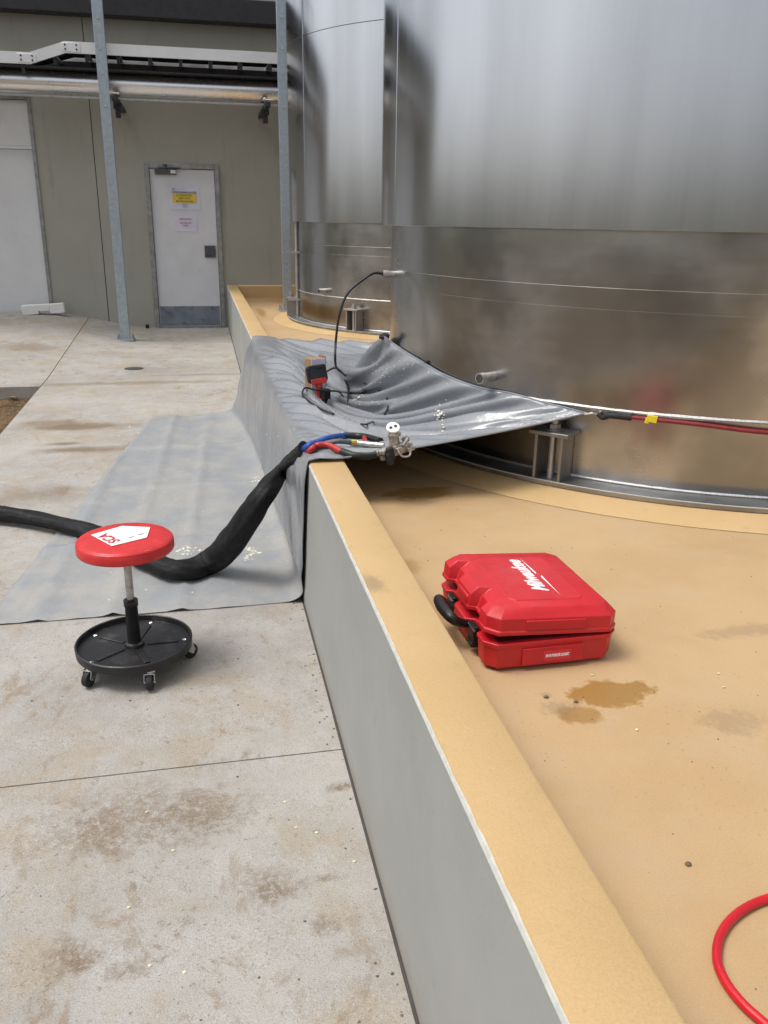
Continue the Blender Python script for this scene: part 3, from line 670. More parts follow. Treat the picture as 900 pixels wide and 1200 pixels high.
def base_hit(q):
    h = BV0.ray_cast(CO, ray(q).normalized()); return h[0] if h[0] is not None else atz(q, .6)
NDIR = Vector((-.22, -.45, .86))
RIDGE = [(base_hit(a), base_hit(b_), am, wd) for a, b_, am, wd in (
    ((680, 484), (560, 466), .040, .035), ((560, 466), (452, 436), .055, .045), ((640, 486), (520, 470), -.030, .035), ((556, 453), (480, 436), -.055, .035),
    ((450, 404), (434, 440), -.050, .030), ((434, 440), (436, 470), -.045, .030), ((452, 415), (478, 470), .040, .035), ((478, 470), (500, 500), .025, .03), ((426, 436), (402, 494), .055, .030), ((412, 470), (430, 488), -.03, .025),
    ((440, 478), (462, 500), -.035, .035), ((340, 497), (400, 503), .030, .025), ((400, 503), (452, 513), .035, .028), ((326, 412), (352, 452), -.028, .018), ((308, 420), (322, 470), .02, .02), ((520, 505), (498, 470), .035, .022), ((600, 497), (540, 480), .025, .02), ((575, 500), (500, 515), .018, .018))]
for r_ in range(NR):
    for c_ in range(NC):
        p = grid[c_][r_].copy(); k_ = c_/SEG               # control-point index
        tr = r_/(NR-1)
        if k_ <= 4.2:                                       # lying on the yard: small ripples and fold lines
            z0 = gz(p.x, p.y); am = .004+.005*max(0, noise.noise(Vector((p.x*1.3, p.y*1.1, 2))))
            p.z = max(z0+.003, p.z + am*noise.fractal(Vector((p.x*5, p.y*3, 0)), .8, 2, 4))
            for fx in (-.55, -.25, .02): 
                d_ = abs(p.x - (fx - (6.8-p.y)*.05)); p.z += .013*math.exp(-(d_/.026)**2)
            for fy in (4.1, 5.0, 5.9):
                d_ = abs(p.y-fy-.04*p.x); p.z += .012*math.exp(-(d_/.024)**2)
        elif k_ <= 7.5:                                     # hanging on the wall face: vertical drapes, outward only
            s_ = math.sin(math.pi*min(1, (k_-4.2)/3.3)); d_ = .5+.5*noise.noise(Vector((p.y*4.2, p.z*.7, 5)))
            p.x -= s_*(.060*d_*min(1, tr*3+.12) + .012*abs(noise.noise(Vector((p.y*11, p.z*2, 1)))))
        elif k_ <= 9.5:                                     # on the wall top: soft swells
            p.z += .004+.034*max(0, noise.noise(Vector((p.x*4, p.y*3.3, 8)))+.15)*min(1, tr*8)
            p.z += .010*max(0, noise.noise(Vector((p.x*9+p.y*4, p.y*7, 1))))*min(1, tr*8)
        else:                                               # slung between wall and tank: folds fanning from the two ties
            s_ = (k_-9)/7; env = math.sin(math.pi*min(1, max(0, s_)))**.7*min(1, r_/14)
            a_ = math.atan2(p.y-PK.y, p.x-PK.x); d_ = math.hypot(p.x-PK.x, p.y-PK.y)
            fold = lambda v: 1-2*abs(math.sin(v))**.8
            p.z += env*.050*fold(a_*4.5+1.0+.6*noise.noise(p*3))*math.exp(-d_/.6)
            a0_ = math.atan2(p.y-EP[0].y, p.x-EP[0].x); d0_ = math.hypot(p.x-EP[0].x, p.y-EP[0].y)
            p.z += env*.026*fold(a0_*6+.6+.5*noise.noise(p*4))*math.exp(-d0_/.9)
            rg = lambda v: 1-abs(noise.noise(v))*2.2
            p.z += env*(.040*noise.noise(Vector((p.x*4.2, p.y*4.2, 4))) + .030*rg(Vector((p.x*5+p.y*2, p.y*4.5, 9)))*max(0, .4+noise.noise(Vector((p.x*2, p.y*2, 7)))))
            p.z += env*.012*rg(Vector((p.x*13, p.y*10, 6)))
            for A_, B_, am, wd in RIDGE:
                ab = B_-A_; tt = max(0, min(1, ((p.x-A_.x)*ab.x+(p.y-A_.y)*ab.y)/(ab.x**2+ab.y**2)))
                dd = math.hypot(p.x-A_.x-ab.x*tt, p.y-A_.y-ab.y*tt)
                k2 = 1.35*am*math.exp(-(dd/wd)**1.4)*min(1, r_/8)*(1 if s_ < .9 else max(0, (1-s_)/.1))
                p += NDIR*k2
            p.z = max(p.z, FZ+.03)
            dx, dy = p.x-C1[0], p.y-C1[1]; dd = math.hypot(dx, dy)
            if dd < RS1+.008: p.x, p.y = C1[0]+dx/dd*(RS1+.008), C1[1]+dy/dd*(RS1+.008)
        GV.append(p)
# let the slung part settle like cloth: it lies on wall, floor and tank and buckles into folds
import numpy as np
X = np.array([tuple(p) for p in GV]).reshape(NR, NC, 3); L0 = np.array([tuple(p) for p in G0]).reshape(NR, NC, 3)
rng = np.random.default_rng(3)
c0 = int(7.6*SEG); A = X[:, c0-3:].copy(); B0 = L0[:, c0-3:]; n_r, n_c = A.shape[:2]
inv = np.ones((n_r, n_c)); inv[:, :3] = 0
rk = 8*ROWSEG
for r_ in list(range(0, rk+2)): inv[min(r_, n_r-1), -1] = 0
inv[0] = 0; inv[-1] = 0
d1 = np.linalg.norm(np.diff(B0, axis=0), axis=2); wl = d1[:, 8:9]; ex = np.clip(np.linspace(0, 1, n_c)*1.6, 0, 1)[None]
fr0 = np.clip((np.arange(n_r)-2)/40, 0, 1)[:, None]; ft = np.clip((np.linspace(1, 0, n_c)-.0)*6, 0, 1)[None]
ry = d1*(1+.05*ex*ft); ry = np.maximum(ry, .70*wl*ex*ft); rx = np.linalg.norm(np.diff(B0, axis=1), axis=2)*(1+.030*ex[:, 1:]*fr0)
A += rng.normal(0, .003, A.shape)*inv[..., None]; old = A.copy(); vel = np.zeros_like(A)
def con(P, w, ax, st, rest, k, only_push=False):
    for par in range(2*st):
        n_ = P.shape[ax]
        i0 = np.arange(par, n_-st, 2*st) if st == 1 else np.arange(par, n_-st, 2*st)
        if len(i0) == 0: continue
        a = np.take(P, i0, ax); b_ = np.take(P, i0+st, ax); wa = np.take(w, i0, ax); wb = np.take(w, i0+st, ax)
        d = b_-a; l = np.linalg.norm(d, axis=2)+1e-9; rs = np.take(rest, i0, ax)
        e = (l-rs)/l
        if only_push: e = np.minimum(e, 0)
        e = k*e/np.maximum(wa+wb, 1e-9)
        if ax == 0: P[i0] += (d*(e*wa)[..., None]); P[i0+st] -= (d*(e*wb)[..., None])
        else: P[:, i0] += (d*(e*wa)[..., None]); P[:, i0+st] -= (d*(e*wb)[..., None])
ry3 = ry[:-2]+ry[1:-1]+ry[2:]; rx3 = rx[:, :-2]+rx[:, 1:-1]+rx[:, 2:]
diag = np.sqrt(((ry[:, :-1]+ry[:, 1:])/2)**2+((rx[:-1]+rx[1:])/2)**2)
for it in range(110):
    prev = A.copy(); A = A + (vel*.6 + np.array([0, 0, -.000012]))*inv[..., None]
    for k_ in range(3):
        con(A, inv, 0, 1, ry, .9); con(A, inv, 1, 1, rx, .9)
        con(A, inv, 0, 3, ry3*.985, .30, True); con(A, inv, 1, 3, rx3*.985, .30, True)
        d = A[1:, 1:]-A[:-1, :-1]; l = np.linalg.norm(d, axis=2)+1e-9; e = (.10*(l-diag)/l)[..., None]*d; A[:-1, :-1] += e*inv[:-1, :-1, None]; A[1:, 1:] -= e*inv[1:, 1:, None]
        d = A[1:, :-1]-A[:-1, 1:]; l = np.linalg.norm(d, axis=2)+1e-9; e = (.10*(l-diag)/l)[..., None]*d; A[:-1, 1:] += e*inv[:-1, 1:, None]; A[1:, :-1] -= e*inv[1:, :-1, None]
    mv = inv > 0
    onw = mv & (A[..., 0] > WX0-.006) & (A[..., 0] < WX1+.004) & (A[..., 2] < WZ+.006)
    A[..., 2][onw] = WZ+.006; A[..., :2][onw] = prev[..., :2][onw]*.7+A[..., :2][onw]*.3
    fl_ = mv & (A[..., 0] >= WX1+.004) & (A[..., 2] < FZ+.012); A[..., 2][fl_] = FZ+.012; A[..., :2][fl_] = prev[..., :2][fl_]
    dx, dy = A[..., 0]-C1[0], A[..., 1]-C1[1]; dd = np.hypot(dx, dy); ins = mv & (dd < RS1+.008)
    A[..., 0][ins] = C1[0]+dx[ins]/dd[ins]*(RS1+.008); A[..., 1][ins] = C1[1]+dy[ins]/dd[ins]*(RS1+.008)
    vel = np.clip(A-prev, -.006, .006)
X[:, c0-3:] = A; GV = [Vector(p) for p in X.reshape(-1, 3)]
b = MB(); b.v = GV; b.f = [(r_*NC+c_, r_*NC+c_+1, (r_+1)*NC+c_+1, (r_+1)*NC+c_) for r_ in range(NR-1) for c_ in range(NC-1)]
tarp = empty('tarpaulin', (0, 4.5, gz(0, 4.5)), 'grey plastic tarpaulin spread from the yard over the bund wall to the near tank', 'tarpaulin')
ts = b.build('sheet', MT['tarp'], tarp, smooth=80, solid=.003)
BV = BVHTree.FromPolygons([tuple(p) for p in GV], b.f)
def on_tarp(q, up=0):
    h = BV.ray_cast(CO, ray(q).normalized()); 
    if h[0] is None: return atz(q, .58)+Vector((0, 0, up))
    return h[0] + Vector((0, 0, up))
def off_tarp(q, r_):
    h = BV.ray_cast(CO, ray(q).normalized())
    p = h[0] if h[0] is not None else atz(q, .58)
    return p - ray(q).normalized()*r_*2.4
def hemline(idx, name, r_=.0035): MB().tube([GV[i]+Vector((0, 0, .001)) for i in idx], r_, 6).build(name, MT['tarp'], tarp)
hemline([c_ for c_ in range(9*SEG, NC)], 'hem')
hemline([r_*NC+NC-1 for r_ in range(NR)], 'hem')
for q, r_ in (((450, 393), .022), ((500, 423), .012)):
    p = on_tarp((q[0]-2, q[1]+5)); p = p + Vector((.01, 0, .015)); MB().ico(p, r_, 2, (1.3, .8, .8), .5).build('tie_clip', MT['rubber'], tarp)

# ================================================================== THINGS ON THE TARP
# hose bundle in its black sleeve
Yh = 3.36
hp = [gnd((-190, 588), .055), gnd((-70, 596), .055), gnd((0, 602), .052), gnd((60, 611), .055), gnd((112, 626), .055), gnd((165, 652), .055), gnd((207, 668), .055),
      aty((243, 660), 3.66), aty((276, 630), 3.56), aty((308, 580), 3.46), off_tarp((331, 551), .018), off_tarp((357, 526), .014)]
hr = [.046, .046, .045, .042, .047, .048, .050, .060, .070, .056, .034, .030]
o = empty('hose_bundle', (hp[6].x, hp[6].y, gz(hp[6].x, hp[6].y)), 'thick black sleeved hose bundle snaking behind the stool up over the wall', 'hose')
MB().tube(catmull(hp, 14), hr, 36, .80, .20).build('sleeve', MT['sleeve'], o, smooth=70)
def hose(pts, rad, mat, name): return MB().tube(catmull(pts, 8), rad, 12).build(name, mat, o, smooth=60)
GY = 3.16
T_ = lambda *qs: [off_tarp(q, r) for *q, r in qs]
st = hp[-1]
blue = [hp[-2], st] + T_((370, 519, .016), (386, 513.5, .020), (404, 510.5, .022))
hose(blue, .0135, MT['blue_hose'], 'blue_hose'); hose([blue[-1]] + T_((425, 511.5, .02), (446, 517, .016)), .0145, MT['cable_black'], 'insulated_end')
red = [hp[-2], st+Vector((.01, -.015, -.012))] + T_((370, 522.5, .013), (384, 521.5, .013), (400, 529, .013))
hose(red, .0125, MT['red_hose'], 'red_hose'); hose([red[-1]] + T_((416, 534, .013), (436, 534, .013), (449, 529, .013)), .0145, MT['cable_black'], 'insulated_end')
gr = [st] + T_((392, 517.5, .022), (411, 518.5, .016))
hose(gr, .010, MT['grey_hose'], 'grey_hose'); hose(T_((411, 518.5, .016), (418, 519, .016)), .0125, MT['brass'], 'brass_ferrule')
hose(T_((418, 519, .016), (436, 521, .015), (450, 522, .015)), .0115, MT['fitting'], 'swivel'); hose(T_((427, 513, .03), (429, 520, .028)), .010, MT['red_hose'], 'red_valve')
# spray gun
gp = off_tarp((464, 526), .022); GY = gp.y
o = empty('spray_gun', (gp.x, GY, gp.z-.03), 'metal two hose spray gun with ringed knob lying on the tarpaulin edge', 'spray gun')
MG = Matrix.Translation(gp) @ Matrix.Rotation(R(-14), 4, 'Y') @ Matrix.Rotation(R(12), 4, 'Z')
MB(MG).box((-.045, -.022, -.020), (.030, .022, .018)).box((-.01, -.03, -.012), (.04, .03, .010)).cyl((.03, 0, -.002), (.066, 0, -.004), .019, .014, 14).build('gun_body', MT['gun_metal'], o, bevel=.003)
kn = MB(MG).cyl((-.002, 0, .016), (.006, 0, .078), .021, .017, 18).cyl((.006, 0, .05), (.007, 0, .062), .026, n=18).build('air_cylinder', MT['gun_metal'], o, bevel=.002)
Mk = MG @ Matrix.Translation((.007, 0, .079)) @ Matrix.Rotation(R(35), 4, 'X')
kc = MB(Mk).cyl((0, 0, 0), (0, 0, .010), .026, n=22).build('knob', MT['print_white'], o, bevel=.002)
for dx in (-.010, .010): MB(Mk).cyl((dx, 0, .0101), (dx, 0, .0125), .006, n=10).build('knob_hole', MT['sealant'], kc)
for dx, dy, dz, l_, r_ in ((-.075, -.012, .012, .04, .010), (-.075, .014, .004, .04, .011), (-.07, 0, -.016, .035, .009)): MB(MG).cyl((dx, dy, dz), (dx+l_, dy, dz), r_, n=10).cyl((dx+.008, dy, dz), (dx+.02, dy, dz), r_*1.35, n=6).build('inlet_fitting', MT['fitting'], o)
MB(MG).box((-.055, -.036, -.045), (-.03, -.006, .004)).box((-.05, -.034, -.03), (-.02, -.010, .022)).build('grip', MT['rubber'], o, bevel=.006)
MB(MG).cyl((.02, -.03, .012), (.045, -.035, .034), .008, n=8).cyl((.035, .0, .02), (.052, -.01, .03), .012, n=6).cyl((.045, .02, .01), (.07, .024, .018), .006, n=8).box((.03, -.04, -.016), (.06, -.02, -.002)).build('side_valve', MT['gun_metal'], o, bevel=.001)
MB(MG).tube(catmull([Vector((-.01, -.035, .01)), Vector((.0, -.046, -.02)), Vector((.03, -.045, -.028)), Vector((.045, -.036, -.008))], 6), .004, 8).build('trigger', MT['fitting'], o)

# inspection camera leaning on a box
bp = on_tarp((383, 472)); bx = empty('small_box', bp, 'small white fronted cardboard box standing on the tarpaulin behind the red scope', 'box')
yb_ = bp.y+.0
cL, cR = aty((365, 445), yb_), aty((384, 445), yb_); zt_ = aty((375, 421), yb_).z; wB = cR.x-cL.x
zb_ = bp.z-.01
MBx = Matrix.Translation((cL.x, yb_, zb_)) @ Matrix.Rotation(R(22), 4, 'Z')
hB = zt_-zb_
MB(MBx).box((0, .0015, 0), (wB, .0735, hB-.001)).build('carton', MT['cardboard'], bx, bevel=.002)
MB(MBx).box((.001, -.0015, .001), (wB-.001, .001, hB)).build('white_face', MT['paper'], bx)
MB(MBx).box((wB+.0005, .0, hB*.35), (wB+.003, .073, hB+.012)).build('flap', MT['cardboard'], bx)
MB(MBx).box((wB-.03, -.035, .0), (wB+.012, -.003, .085)).build('black_clip', MT['rubber'], bx, bevel=.004)
dp = on_tarp((374, 470)); dy_ = yb_-.045
hc = aty((371, 438), dy_); Md = Matrix.Translation(hc) @ Matrix.Rotation(R(12), 4, 'Z') @ Matrix.Rotation(R(-14), 4, 'X') @ Matrix.Rotation(R(-6), 4, 'Y')
o = empty('inspection_camera', (hc.x, dy_, dp.z), 'black and red handheld inspection scope leaning against the small box', 'scope')
hw, hh = .056, .047
def rrect(w_, h_, r_, y, n=5):
    out = []
    for cx, cz_, a0 in ((w_-r_, h_-r_, 0), (-w_+r_, h_-r_, 90), (-w_+r_, -h_+r_, 180), (w_-r_, -h_+r_, 270)):
        for i in range(n+1): a = R(a0+90*i/n); out.append(Vector((cx+r_*math.cos(a), y, cz_+r_*math.sin(a))))
    return out
hd = MB(Md).loft([rrect(hw-.006, hh-.006, .014, .018), rrect(hw, hh, .018, .008), rrect(hw, hh, .018, -.010), rrect(hw-.004, hh-.004, .016, -.016)]).build('head', MT['black_plastic'], o, smooth=50)
MB(Md).loft([rrect(hw*.74, hh*.60, .006, -.0162), rrect(hw*.74, hh*.60, .006, -.0175)]).build('screen', MT['screen'], hd)
MB(Md).loft([[p + Vector((0, 0, -hh*.86)) for p in rrect(hw*.80, .014, .008, -.0165)], [p + Vector((0, 0, -hh*.86)) for p in rrect(hw*.76, .012, .007, -.020)]]).build('red_trim', MT['device_red'], hd)
gl = []
for i, (zz, w_, yy, d_) in enumerate(((-.040, .030, -.002, .017), (-.060, .021, .0, .017), (-.085, .019, .004, .018), (-.110, .021, .008, .019), (-.135, .020, .012, .016))):
    gl.append([Vector((w_*math.cos(a), yy+d_*math.sin(a), zz)) for a in [2*math.pi*k/14 for k in range(14)]])
gb = MB(Md).loft(gl).build('grip', MT['device_red'], o, smooth=60)
MB(Md).box((-.010, -.019, -.130), (.012, -.012, -.075)).build('grip_pad', MT['rubber'], gb, bevel=.004)
# cables
def cable(pts, rad, label, name='black_cable', cat='cable', mat='cable_black'):
    o_ = MB().tube(catmull(pts, 10), rad, 8).build(name, MT[mat], smooth=70); return tag(o_, label, cat)
up = .008
cy = SP.y
cable([SP + Vector((.0, 0, 0)), SP + Vector((-.05, -.01, .004)), aty((428, 326), cy-.02), aty((408, 343), cy-.04), aty((398, 368), cy-.06), aty((393.5, 400), cy-.06), aty((393, 425), cy-.07), on_tarp((396, 437), .02), on_tarp((404, 446), up), on_tarp((408, 458), up), on_tarp((408, 472), up)], .0065, 'black cable arching from the steel stub on the near tank down to the tarpaulin')
cable([hc + Vector((.05, .0, .01)), aty((392, 431), dy_), aty((399, 435), dy_-.01), on_tarp((406, 443), .012), on_tarp((428, 451), up), on_tarp((444, 459), up), on_tarp((453, 468), up), on_tarp((455, 478), up), on_tarp((451, 487), up)], .0055, 'black cable looping from the scope head to the right across the tarpaulin')
cable([on_tarp((407, 474), up), on_tarp((398, 464), .02), aty((385, 458), dy_-.02), aty((370, 457), dy_-.05), on_tarp((358, 459), .02), on_tarp((354.5, 464), up), on_tarp((362, 472), up), on_tarp((376, 481), up), on_tarp((391, 487), up)], .005, 'black cable lying in a flat loop left of the small box')
cable([on_tarp((423, 498), .004), on_tarp((430, 498.5), .006), on_tarp((437, 495), .004)], .004, 'short piece of black cable showing between folds near the spray gun')

# foam residue on the tarp
fr_ = MB()
def blob(q, r_, sx=1, sy=1):
    p = on_tarp(q, r_*.15); fr_.ico(p, r_, 1, (sx, sy, .5), .7)
for i in range(150):
    q = (random.gauss(455, 26), random.gauss(425, 22)); 
    if q[0] > 436 and q[1] > 398+(q[0]-446)*.40: blob(q, random.uniform(.0018, .0050))
for i in range(60): blob((random.gauss(432, 24), random.gauss(462, 18)), random.uniform(.0018, .0045))
for i in range(26): blob((516+random.gauss(0, 3), 487+random.gauss(0, 7)), random.uniform(.004, .009), .7, 1.6)
for c_, k_, s_ in (((221, 645), 26, 7), ((295, 646), 22, 5), ((305, 562), 14, 6), ((293, 655), 10, 4), ((420, 466), 8, 4)):
    for i in range(k_): blob((c_[0]+random.gauss(0, s_), c_[1]+random.gauss(0, s_*.5)), random.uniform(.003, .009), random.uniform(.6, 1.6), 1)
for i in range(110): blob((random.uniform(120, 350), random.uniform(500, 705)), random.uniform(.0015, .0045))
for i in range(30): blob((random.uniform(320, 380), random.uniform(405, 470)), random.uniform(.0015, .0035))
tag(fr_.build('foam_residue', MT['foam_residue'], smooth=0), 'white flecks of cured foam scattered over the grey tarpaulin', 'foam residue', kind='stuff')
# cream chips and grit on the ground
ch = MB()
for q in ((172, 952), (203, 997), (415, 1010), (347, 970), (371, 976), (176, 1132), (151, 1064), (216, 1140), (334, 940)):
    p = gnd(q); ch.ico((p.x, p.y, p.z+.002), .0052, 1, (1, .8, .35), .5)
for q in ((694, 792), (746, 856), (848, 806), (842, 790)): p = atz(q, FZ); ch.ico((p.x, p.y, FZ+.002), .0045, 1, (1, .7, .5), .5)
tag(ch.build('cream_chips', MT['chip_cream'], smooth=0), 'cream coloured foam chips lying about on the concrete and gold floor', 'chips', kind='stuff')
pb = MB()
for i in range(420):
    x, y = random.uniform(-1.2, .35), random.uniform(.6, 8); 
    if random.random() < .45: x = WX0-.012-abs(random.gauss(0, .03))
    r_ = random.uniform(.0012, .0048); 
    if 3.3 < y < 6.8 and x > -.95: continue
    pb.ico((x, y, gz(x, y)+r_*.3), r_, 1, (1, .8, .6), .5)
for i in range(170):
    x, y = random.uniform(.55, 2.2), random.uniform(.6, 3.2); r_ = random.uniform(.0008, .0024)
    if math.hypot(x-C1[0], y-C1[1]) > RR1+.1: pb.ico((x, y, FZ+r_*.3), r_, 1, (1, .8, .6), .5)
for q in ((806, 1014), (640, 818), (675, 823)): p = atz(q, FZ); pb.ico((p.x, p.y, FZ+.003), .007, 1, (1, .8, .5), .6)
tag(pb.build('grit', MT['pebble'], smooth=0), 'small dark grit scattered over the slab and the bund floor', 'grit', kind='stuff')

# ================================================================== STRAP
sp = [EP[0] + Vector((-.02, -.02, .0))] + [atcyl(q, C1, RS1+.022) for q in ((700, 485.5), (715, 487), (740, 489), (765, 491.5), (820, 497.5), (900, 507))]
e = sp[-1]; aa = math.atan2(e.y-C1[1], e.x-C1[0])
for i in range(1, 5): sp.append(Vector((C1[0]+(RS1+.022)*math.cos(aa+.2*i), C1[1]+(RS1+.022)*math.sin(aa+.2*i), e.z-.004*i)))
o = empty('tie_strap', (e.x, e.y, e.z), 'dark red strap stretched round the near tank from the tarpaulin corner', 'strap')
MB().tube(catmull(sp[3:], 6), .0105, 12, .8).build('strap_band', MT['strap_red'], o)
MB().tube(catmull([sp[1], sp[1]+Vector((.02, -.012, -.012)), sp[2], sp[3]], 6), [.006, .010, .012, .014], 10).build('hook', MT['rubber'], o)
MB().tube(catmull([sp[0], sp[0].lerp(sp[1], .5)+Vector((0, -.01, .006)), sp[1]], 5), .004, 8).build('hook_wire', MT['chrome'], o)
tg = sp[5-0] if len(sp) > 5 else e
tg = atcyl((764, 491), C1, RS1+.03)
MB(Matrix.Translation(tg) @ Matrix.Rotation(R(-28), 4, 'Z') @ Matrix.Rotation(R(8), 4, 'Y')).box((-.019, -.008, -.012), (.019, .012, .013)).box((-.024, -.006, -.02), (-.008, -.004, .002)).build('yellow_tag', MT['tag_yellow'], o, bevel=.003)

# ================================================================== STOOL
sc_ = atz((158, 757), gz(-.31, 2.95)+.075); gx, gy_ = sc_.x, sc_.y; g0 = gz(gx, gy_)
o = empty('workshop_stool', (gx, gy_, g0), 'round red padded mechanics stool on a black wheeled tray', 'stool')
zt = g0+.080
MB(Matrix.Translation((gx, gy_, zt))).lathe((0, 0, 0), [(0, -.010), (.10, -.010), (.197, -.012), (.205, -.008), (.207, .022), (.203, .025), (.199, .022), (.197, .002), (.19, 0), (.05, .001), (0, .001)], 64).build('tray', MT['tray_black'], o, smooth=40)
for i in range(5):
    a = R(2+72*i+0); Mr = Matrix.Translation((gx, gy_, zt)) @ Matrix.Rotation(a, 4, 'Z')
    MB(Mr).box((.045, -.010, .0012), (.155, .010, .0052)).build('tray_rib', MT['tray_black'], o, bevel=.003)
    MB(Mr).lathe((.178, 0, .0005), [(.0085, 0), (.0085, .003), (.005, .006), (0, .0065)], 12).build('screw', MT['chrome'], o)
    # caster: fork, swivel plate, wheel; each swivelled its own way
    wx = .178; sw = R((35, 80, 150, 20, -25)[i])
    Mc = Mr @ Matrix.Translation((wx, 0, 0)) @ Matrix.Rotation(sw - a*0, 4, 'Z')
    cs = MB(Mc).cyl((0, 0, -.0105), (0, 0, -.018), .021, n=18).build('caster', MT['chrome'], o, bevel=.001)
    bb = MB(Mc)
    for sy in (-1, 1):
        y_ = sy*.0160; bb.add([(-.022, y_, -.018), (.024, y_, -.018), (.034, y_, -.044), (.018, y_, -.058), (-.022, y_+sy*.0025, -.018), (.024, y_+sy*.0025, -.018), (.034, y_+sy*.0025, -.044), (.018, y_+sy*.0025, -.058)], [(0,1,2,3),(7,6,5,4),(0,4,5,1),(1,5,6,2),(2,6,7,3),(3,7,4,0)])
    bb.box((-.023, -.0185, -.0215), (.026, .0185, -.0178)).build('fork', MT['chrome'], cs, bevel=.0008)
    wc = zt-.080+.029
    dzw = wc - zt
    whl = MB(Mc).lathe((0, 0, 0), [(0, 0)], 3) if False else None
    prof = [(.006, -.012), (.022, -.012), (.0275, -.009), (.029, 0), (.0275, .009), (.022, .012), (.006, .012)]
    Mw = Mc @ Matrix.Translation((.022, 0, dzw)) @ Matrix.Rotation(R(90), 4, 'X')
    MB(Mw).lathe((0, 0, 0), prof, 28).build('wheel', MT['rubber'], cs, smooth=40)
    MB(Mw).cyl((0, 0, -.020), (0, 0, .020), .005, n=10).build('axle', MT['chrome'], cs)
zs_ = aty((145, 629), gy_).z
MB().lathe((gx, gy_, zt), [(.0, .001), (.036, .001), (.034, .012), (.025, .016), (.0235, .03), (.0225, .155), (.0255, .160), (.0255, .182), (.020, .186)], 28).build('sleeve', MT['black_plastic'], o, smooth=35)
MB().cyl((gx, gy_, zt+.18), (gx, gy_, zs_-.05), .0135, n=22).build('rod', MT['rod_steel'], o)
MB().lathe((gx, gy_, zs_-.058), [(0, 0), (.06, 0), (.065, .008), (0, .009)], 24).build('seat_plate', MT['dark_steel'], o)
rs_ = .166
se = MB().lathe((gx, gy_, zs_), [(0, -.050), (rs_-.012, -.050), (rs_-.002, -.047), (rs_+.001, -.040), (rs_, -.018), (rs_-.005, -.008), (rs_-.016, -.002), (rs_-.05, .001), (.05, .002), (0, .002)], 72).build('seat', MT['seat_red'], o, smooth=60)
MB().lathe((gx, gy_, zs_), [(rs_-.004, -.0125), (rs_-.0015, -.0105), (rs_-.0055, -.0065)], 72).build('seat_piping', MT['seat_red'], se)
ML = Matrix.Translation((gx-.005, gy_+.015, zs_+.0028)) @ Matrix.Rotation(R(112), 4, 'Z')
# white pentagon badge, lettering reads from the other side of the stool
cpx = [atz(q, zs_+.003) for q in ((106.5, 627), (131, 640), (172, 630), (176, 618), (143, 616.5))]
b = MB(); b.v = [p.copy() for p in cpx] + [p+Vector((0, 0, .001)) for p in cpx]; b.f = [(5, 6, 7, 8, 9)] + [(i, (i+1) % 5, 5+(i+1) % 5, 5+i) for i in range(5)]
bd = b.build('badge', MT['print_white'], se, smooth=0)
e0, e1 = atz((137, 636), zs_+.003), atz((119, 626.5), zs_+.003); d = (e1-e0); mid = (e0+e1)/2
va = math.atan2(d.y, d.x)
text_mb('SCA', Matrix.Translation((mid.x, mid.y, zs_+.0045)) @ Matrix.Rotation(va, 4, 'Z'), .055, .0004, 0, 1.0, .0016).build('lettering', MT['print_red'], bd)
for q in ((154, 629.5), (165, 626)): p = atz(q, zs_+.0045); MB(Matrix.Translation(p) @ Matrix.Rotation(va+R(90), 4, 'Z')).box((-.010, -.003, 0), (.010, .003, .0006)).build('small_print', MT['ink_faint'], bd)

# ================================================================== CASE
CX, CY, CA = .792, 1.900, R(1.0)
LX, LY = .172, .200               # half width (x), half length (y); handle on -x, hinge on +x
MC = Matrix.Translation((CX, CY, FZ+.004)) @ Matrix.Rotation(CA, 4, 'Z')
o = empty('tool_case', (CX, CY, FZ), 'red plastic tool case with its lid ajar on the gold bund floor', 'tool case')
def outline(lx, ly, ch, notch=0, z=0, bays=True):
    """rectangle with chamfered corners and two latch bays in the handle side"""
    P = [(lx, -ly+ch), (lx, ly-ch), (lx-ch, ly), (-lx+ch, ly), (-lx, ly-ch)]
    if bays:
        for c_ in (.088, -.088): P += [(-lx, c_+.040), (-lx+notch, c_+.030), (-lx+notch, c_-.030), (-lx, c_-.040)]
    P += [(-lx, -ly+ch), (-lx+ch, -ly), (lx-ch, -ly)]
    return [Vector((x, y, z)) for x, y in P]
bs = MB(MC).loft([outline(LX-.016, LY-.016, .022, .010, .0), outline(LX-.006, LY-.006, .026, .016, .010), outline(LX-.001, LY-.001, .028, .020, .064), outline(LX+.002, LY+.002, .028, .020, .066), outline(LX+.002, LY+.002, .028, .020, .076)]).build('base_shell', MT['case_red'], o, bevel=.003, smooth=25)
MB(MC).box((-LX+.03, -LY+.010, .0765), (LX-.010, LY-.010, .0785)).build('inner_tray', MT['case_dark'], bs)
HZ = .081
ML_ = MC @ Matrix.Translation((LX-.004, 0, HZ)) @ Matrix.Rotation(R(3.3), 4, 'Y') @ Matrix.Translation((-LX+.004, 0, 0))
ld = MB(ML_).loft([outline(LX+.002, LY+.002, .028, .020, .0), outline(LX+.002, LY+.002, .028, .020, .009), outline(LX, LY, .030, .022, .011), outline(LX-.002, LY-.002, .026, .028, .042), outline(LX-.021, LY-.023, .024, .032, .061), outline(LX-.024, LY-.026, .022, .032, .0622)]).build('lid', MT['case_red'], o, bevel=.002, smooth=25)
MB(ML_).loft([outline(LX-.072, LY-.060, .014, 0, .0615, False), outline(LX-.075, LY-.063, .014, 0, .0640, False)]).build('raised_panel', MT['case_red'], ld, bevel=.001, smooth=25)
MB(ML_).box((-.078, -LY-.0025, .0125), (.078, -LY+.02, .038)).build('end_panel', MT['case_red'], ld, bevel=.002)
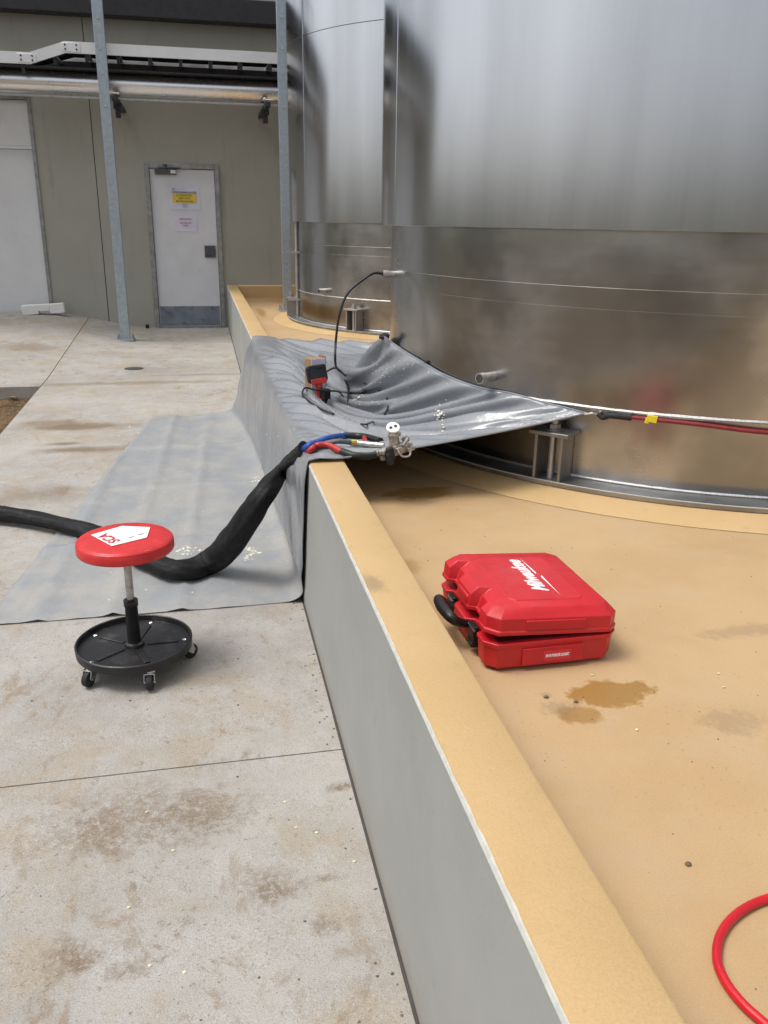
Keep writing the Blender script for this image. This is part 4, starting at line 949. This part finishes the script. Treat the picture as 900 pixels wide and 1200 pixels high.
MB(ML_).box((-.078, LY-.02, .0125), (.078, LY+.0025, .038)).build('end_panel', MT['case_red'], ld, bevel=.002)
MB(MC).box((-.080, -LY-.0022, .012), (.080, -LY+.02, .058)).build('end_panel', MT['case_red'], bs, bevel=.002)
for y_ in (-.12, .0, .12): MB(MC).cyl((LX+.001, y_-.03, .079), (LX+.001, y_+.03, .079), .0045, n=12).build('hinge', MT['case_red'], bs)
MB(ML_).box((-LX-.003, -.040, .006), (-LX+.02, .040, .036)).build('handle_block', MT['case_red'], ld, bevel=.006)
MB(MC).box((-LX-.006, -.046, .044), (-LX+.03, .046, .0745)).build('handle_mount', MT['case_red'], bs, bevel=.004)
for y_ in (-.088, .088):
    lt = MB(MC).box((-LX-.003, y_-.020, .022), (-LX+.012, y_+.020, .078)).box((-LX-.006, y_-.018, .022), (-LX-.0025, y_+.018, .036)).build('latch', MT['black_plastic'], o, bevel=.003)
    MB(MC).cyl((-LX-.001, y_-.022, .070), (-LX-.001, y_+.022, .070), .0035, n=8).build('latch_pin', MT['chrome'], lt)
hp_ = [Vector((-LX-.002, -.052, .062)), Vector((-LX-.030, -.058, .074)), Vector((-LX-.046, -.052, .086)), Vector((-LX-.052, 0, .089)), Vector((-LX-.046, .052, .086)), Vector((-LX-.030, .058, .074)), Vector((-LX-.002, .052, .062))]
MB(MC).tube(catmull(hp_, 6), [.010, .012, .0145, .0155, .0145, .012, .010], 14).build('handle', MT['black_plastic'], o, smooth=60)
Mt = ML_ @ Matrix.Translation((.006, .012, .0645)) @ Matrix.Rotation(R(90), 4, 'Z')
text_mb('Milwaukee', Mt, .056, .0004, .42, .86, .0014).build('lettering', MT['print_white'], ld)
bl = MB(Mt); bl.add([(-.130, -.036, .0003), (-.004, -.0385, .0003), (-.014, -.0325, .0003), (.120, -.025, .0003), (.006, -.0255, .0003), (.014, -.0315, .0003)], [(0, 1, 2, 5), (2, 3, 4, 5)]); bl.build('bolt_mark', MT['print_white'], ld, smooth=0)
Mf = MC @ Matrix.Translation((.010, -LY-.0024, .034)) @ Matrix(((1,0,0,0),(0,0,-1,0),(0,1,0,0),(0,0,0,1)))
lb = MB(Mf).box((-.036, -.013, 0), (.036, .013, .0008)).build('side_label', MT['label_red'], bs)
text_mb('M18 FORCE LOGIC', Mf @ Matrix.Translation((0, 0, .0010)), .0100, .0002, .15, .72, .0005).build('lettering', MT['print_white'], lb)

# ================================================================== RED HOSE
pts = [atz(q, FZ+.0075) for q in ((1010, 1046), (955, 1043), (903, 1052), (868, 1068), (846, 1092), (840, 1122), (850, 1150), (872, 1178), (902, 1205), (960, 1262), (1030, 1320))]
tag(MB().tube(catmull(pts, 10), .0072, 14).build('red_hose', MT['hose_red'], smooth=70), 'bright red hose curving over the gold bund floor in the foreground', 'hose')
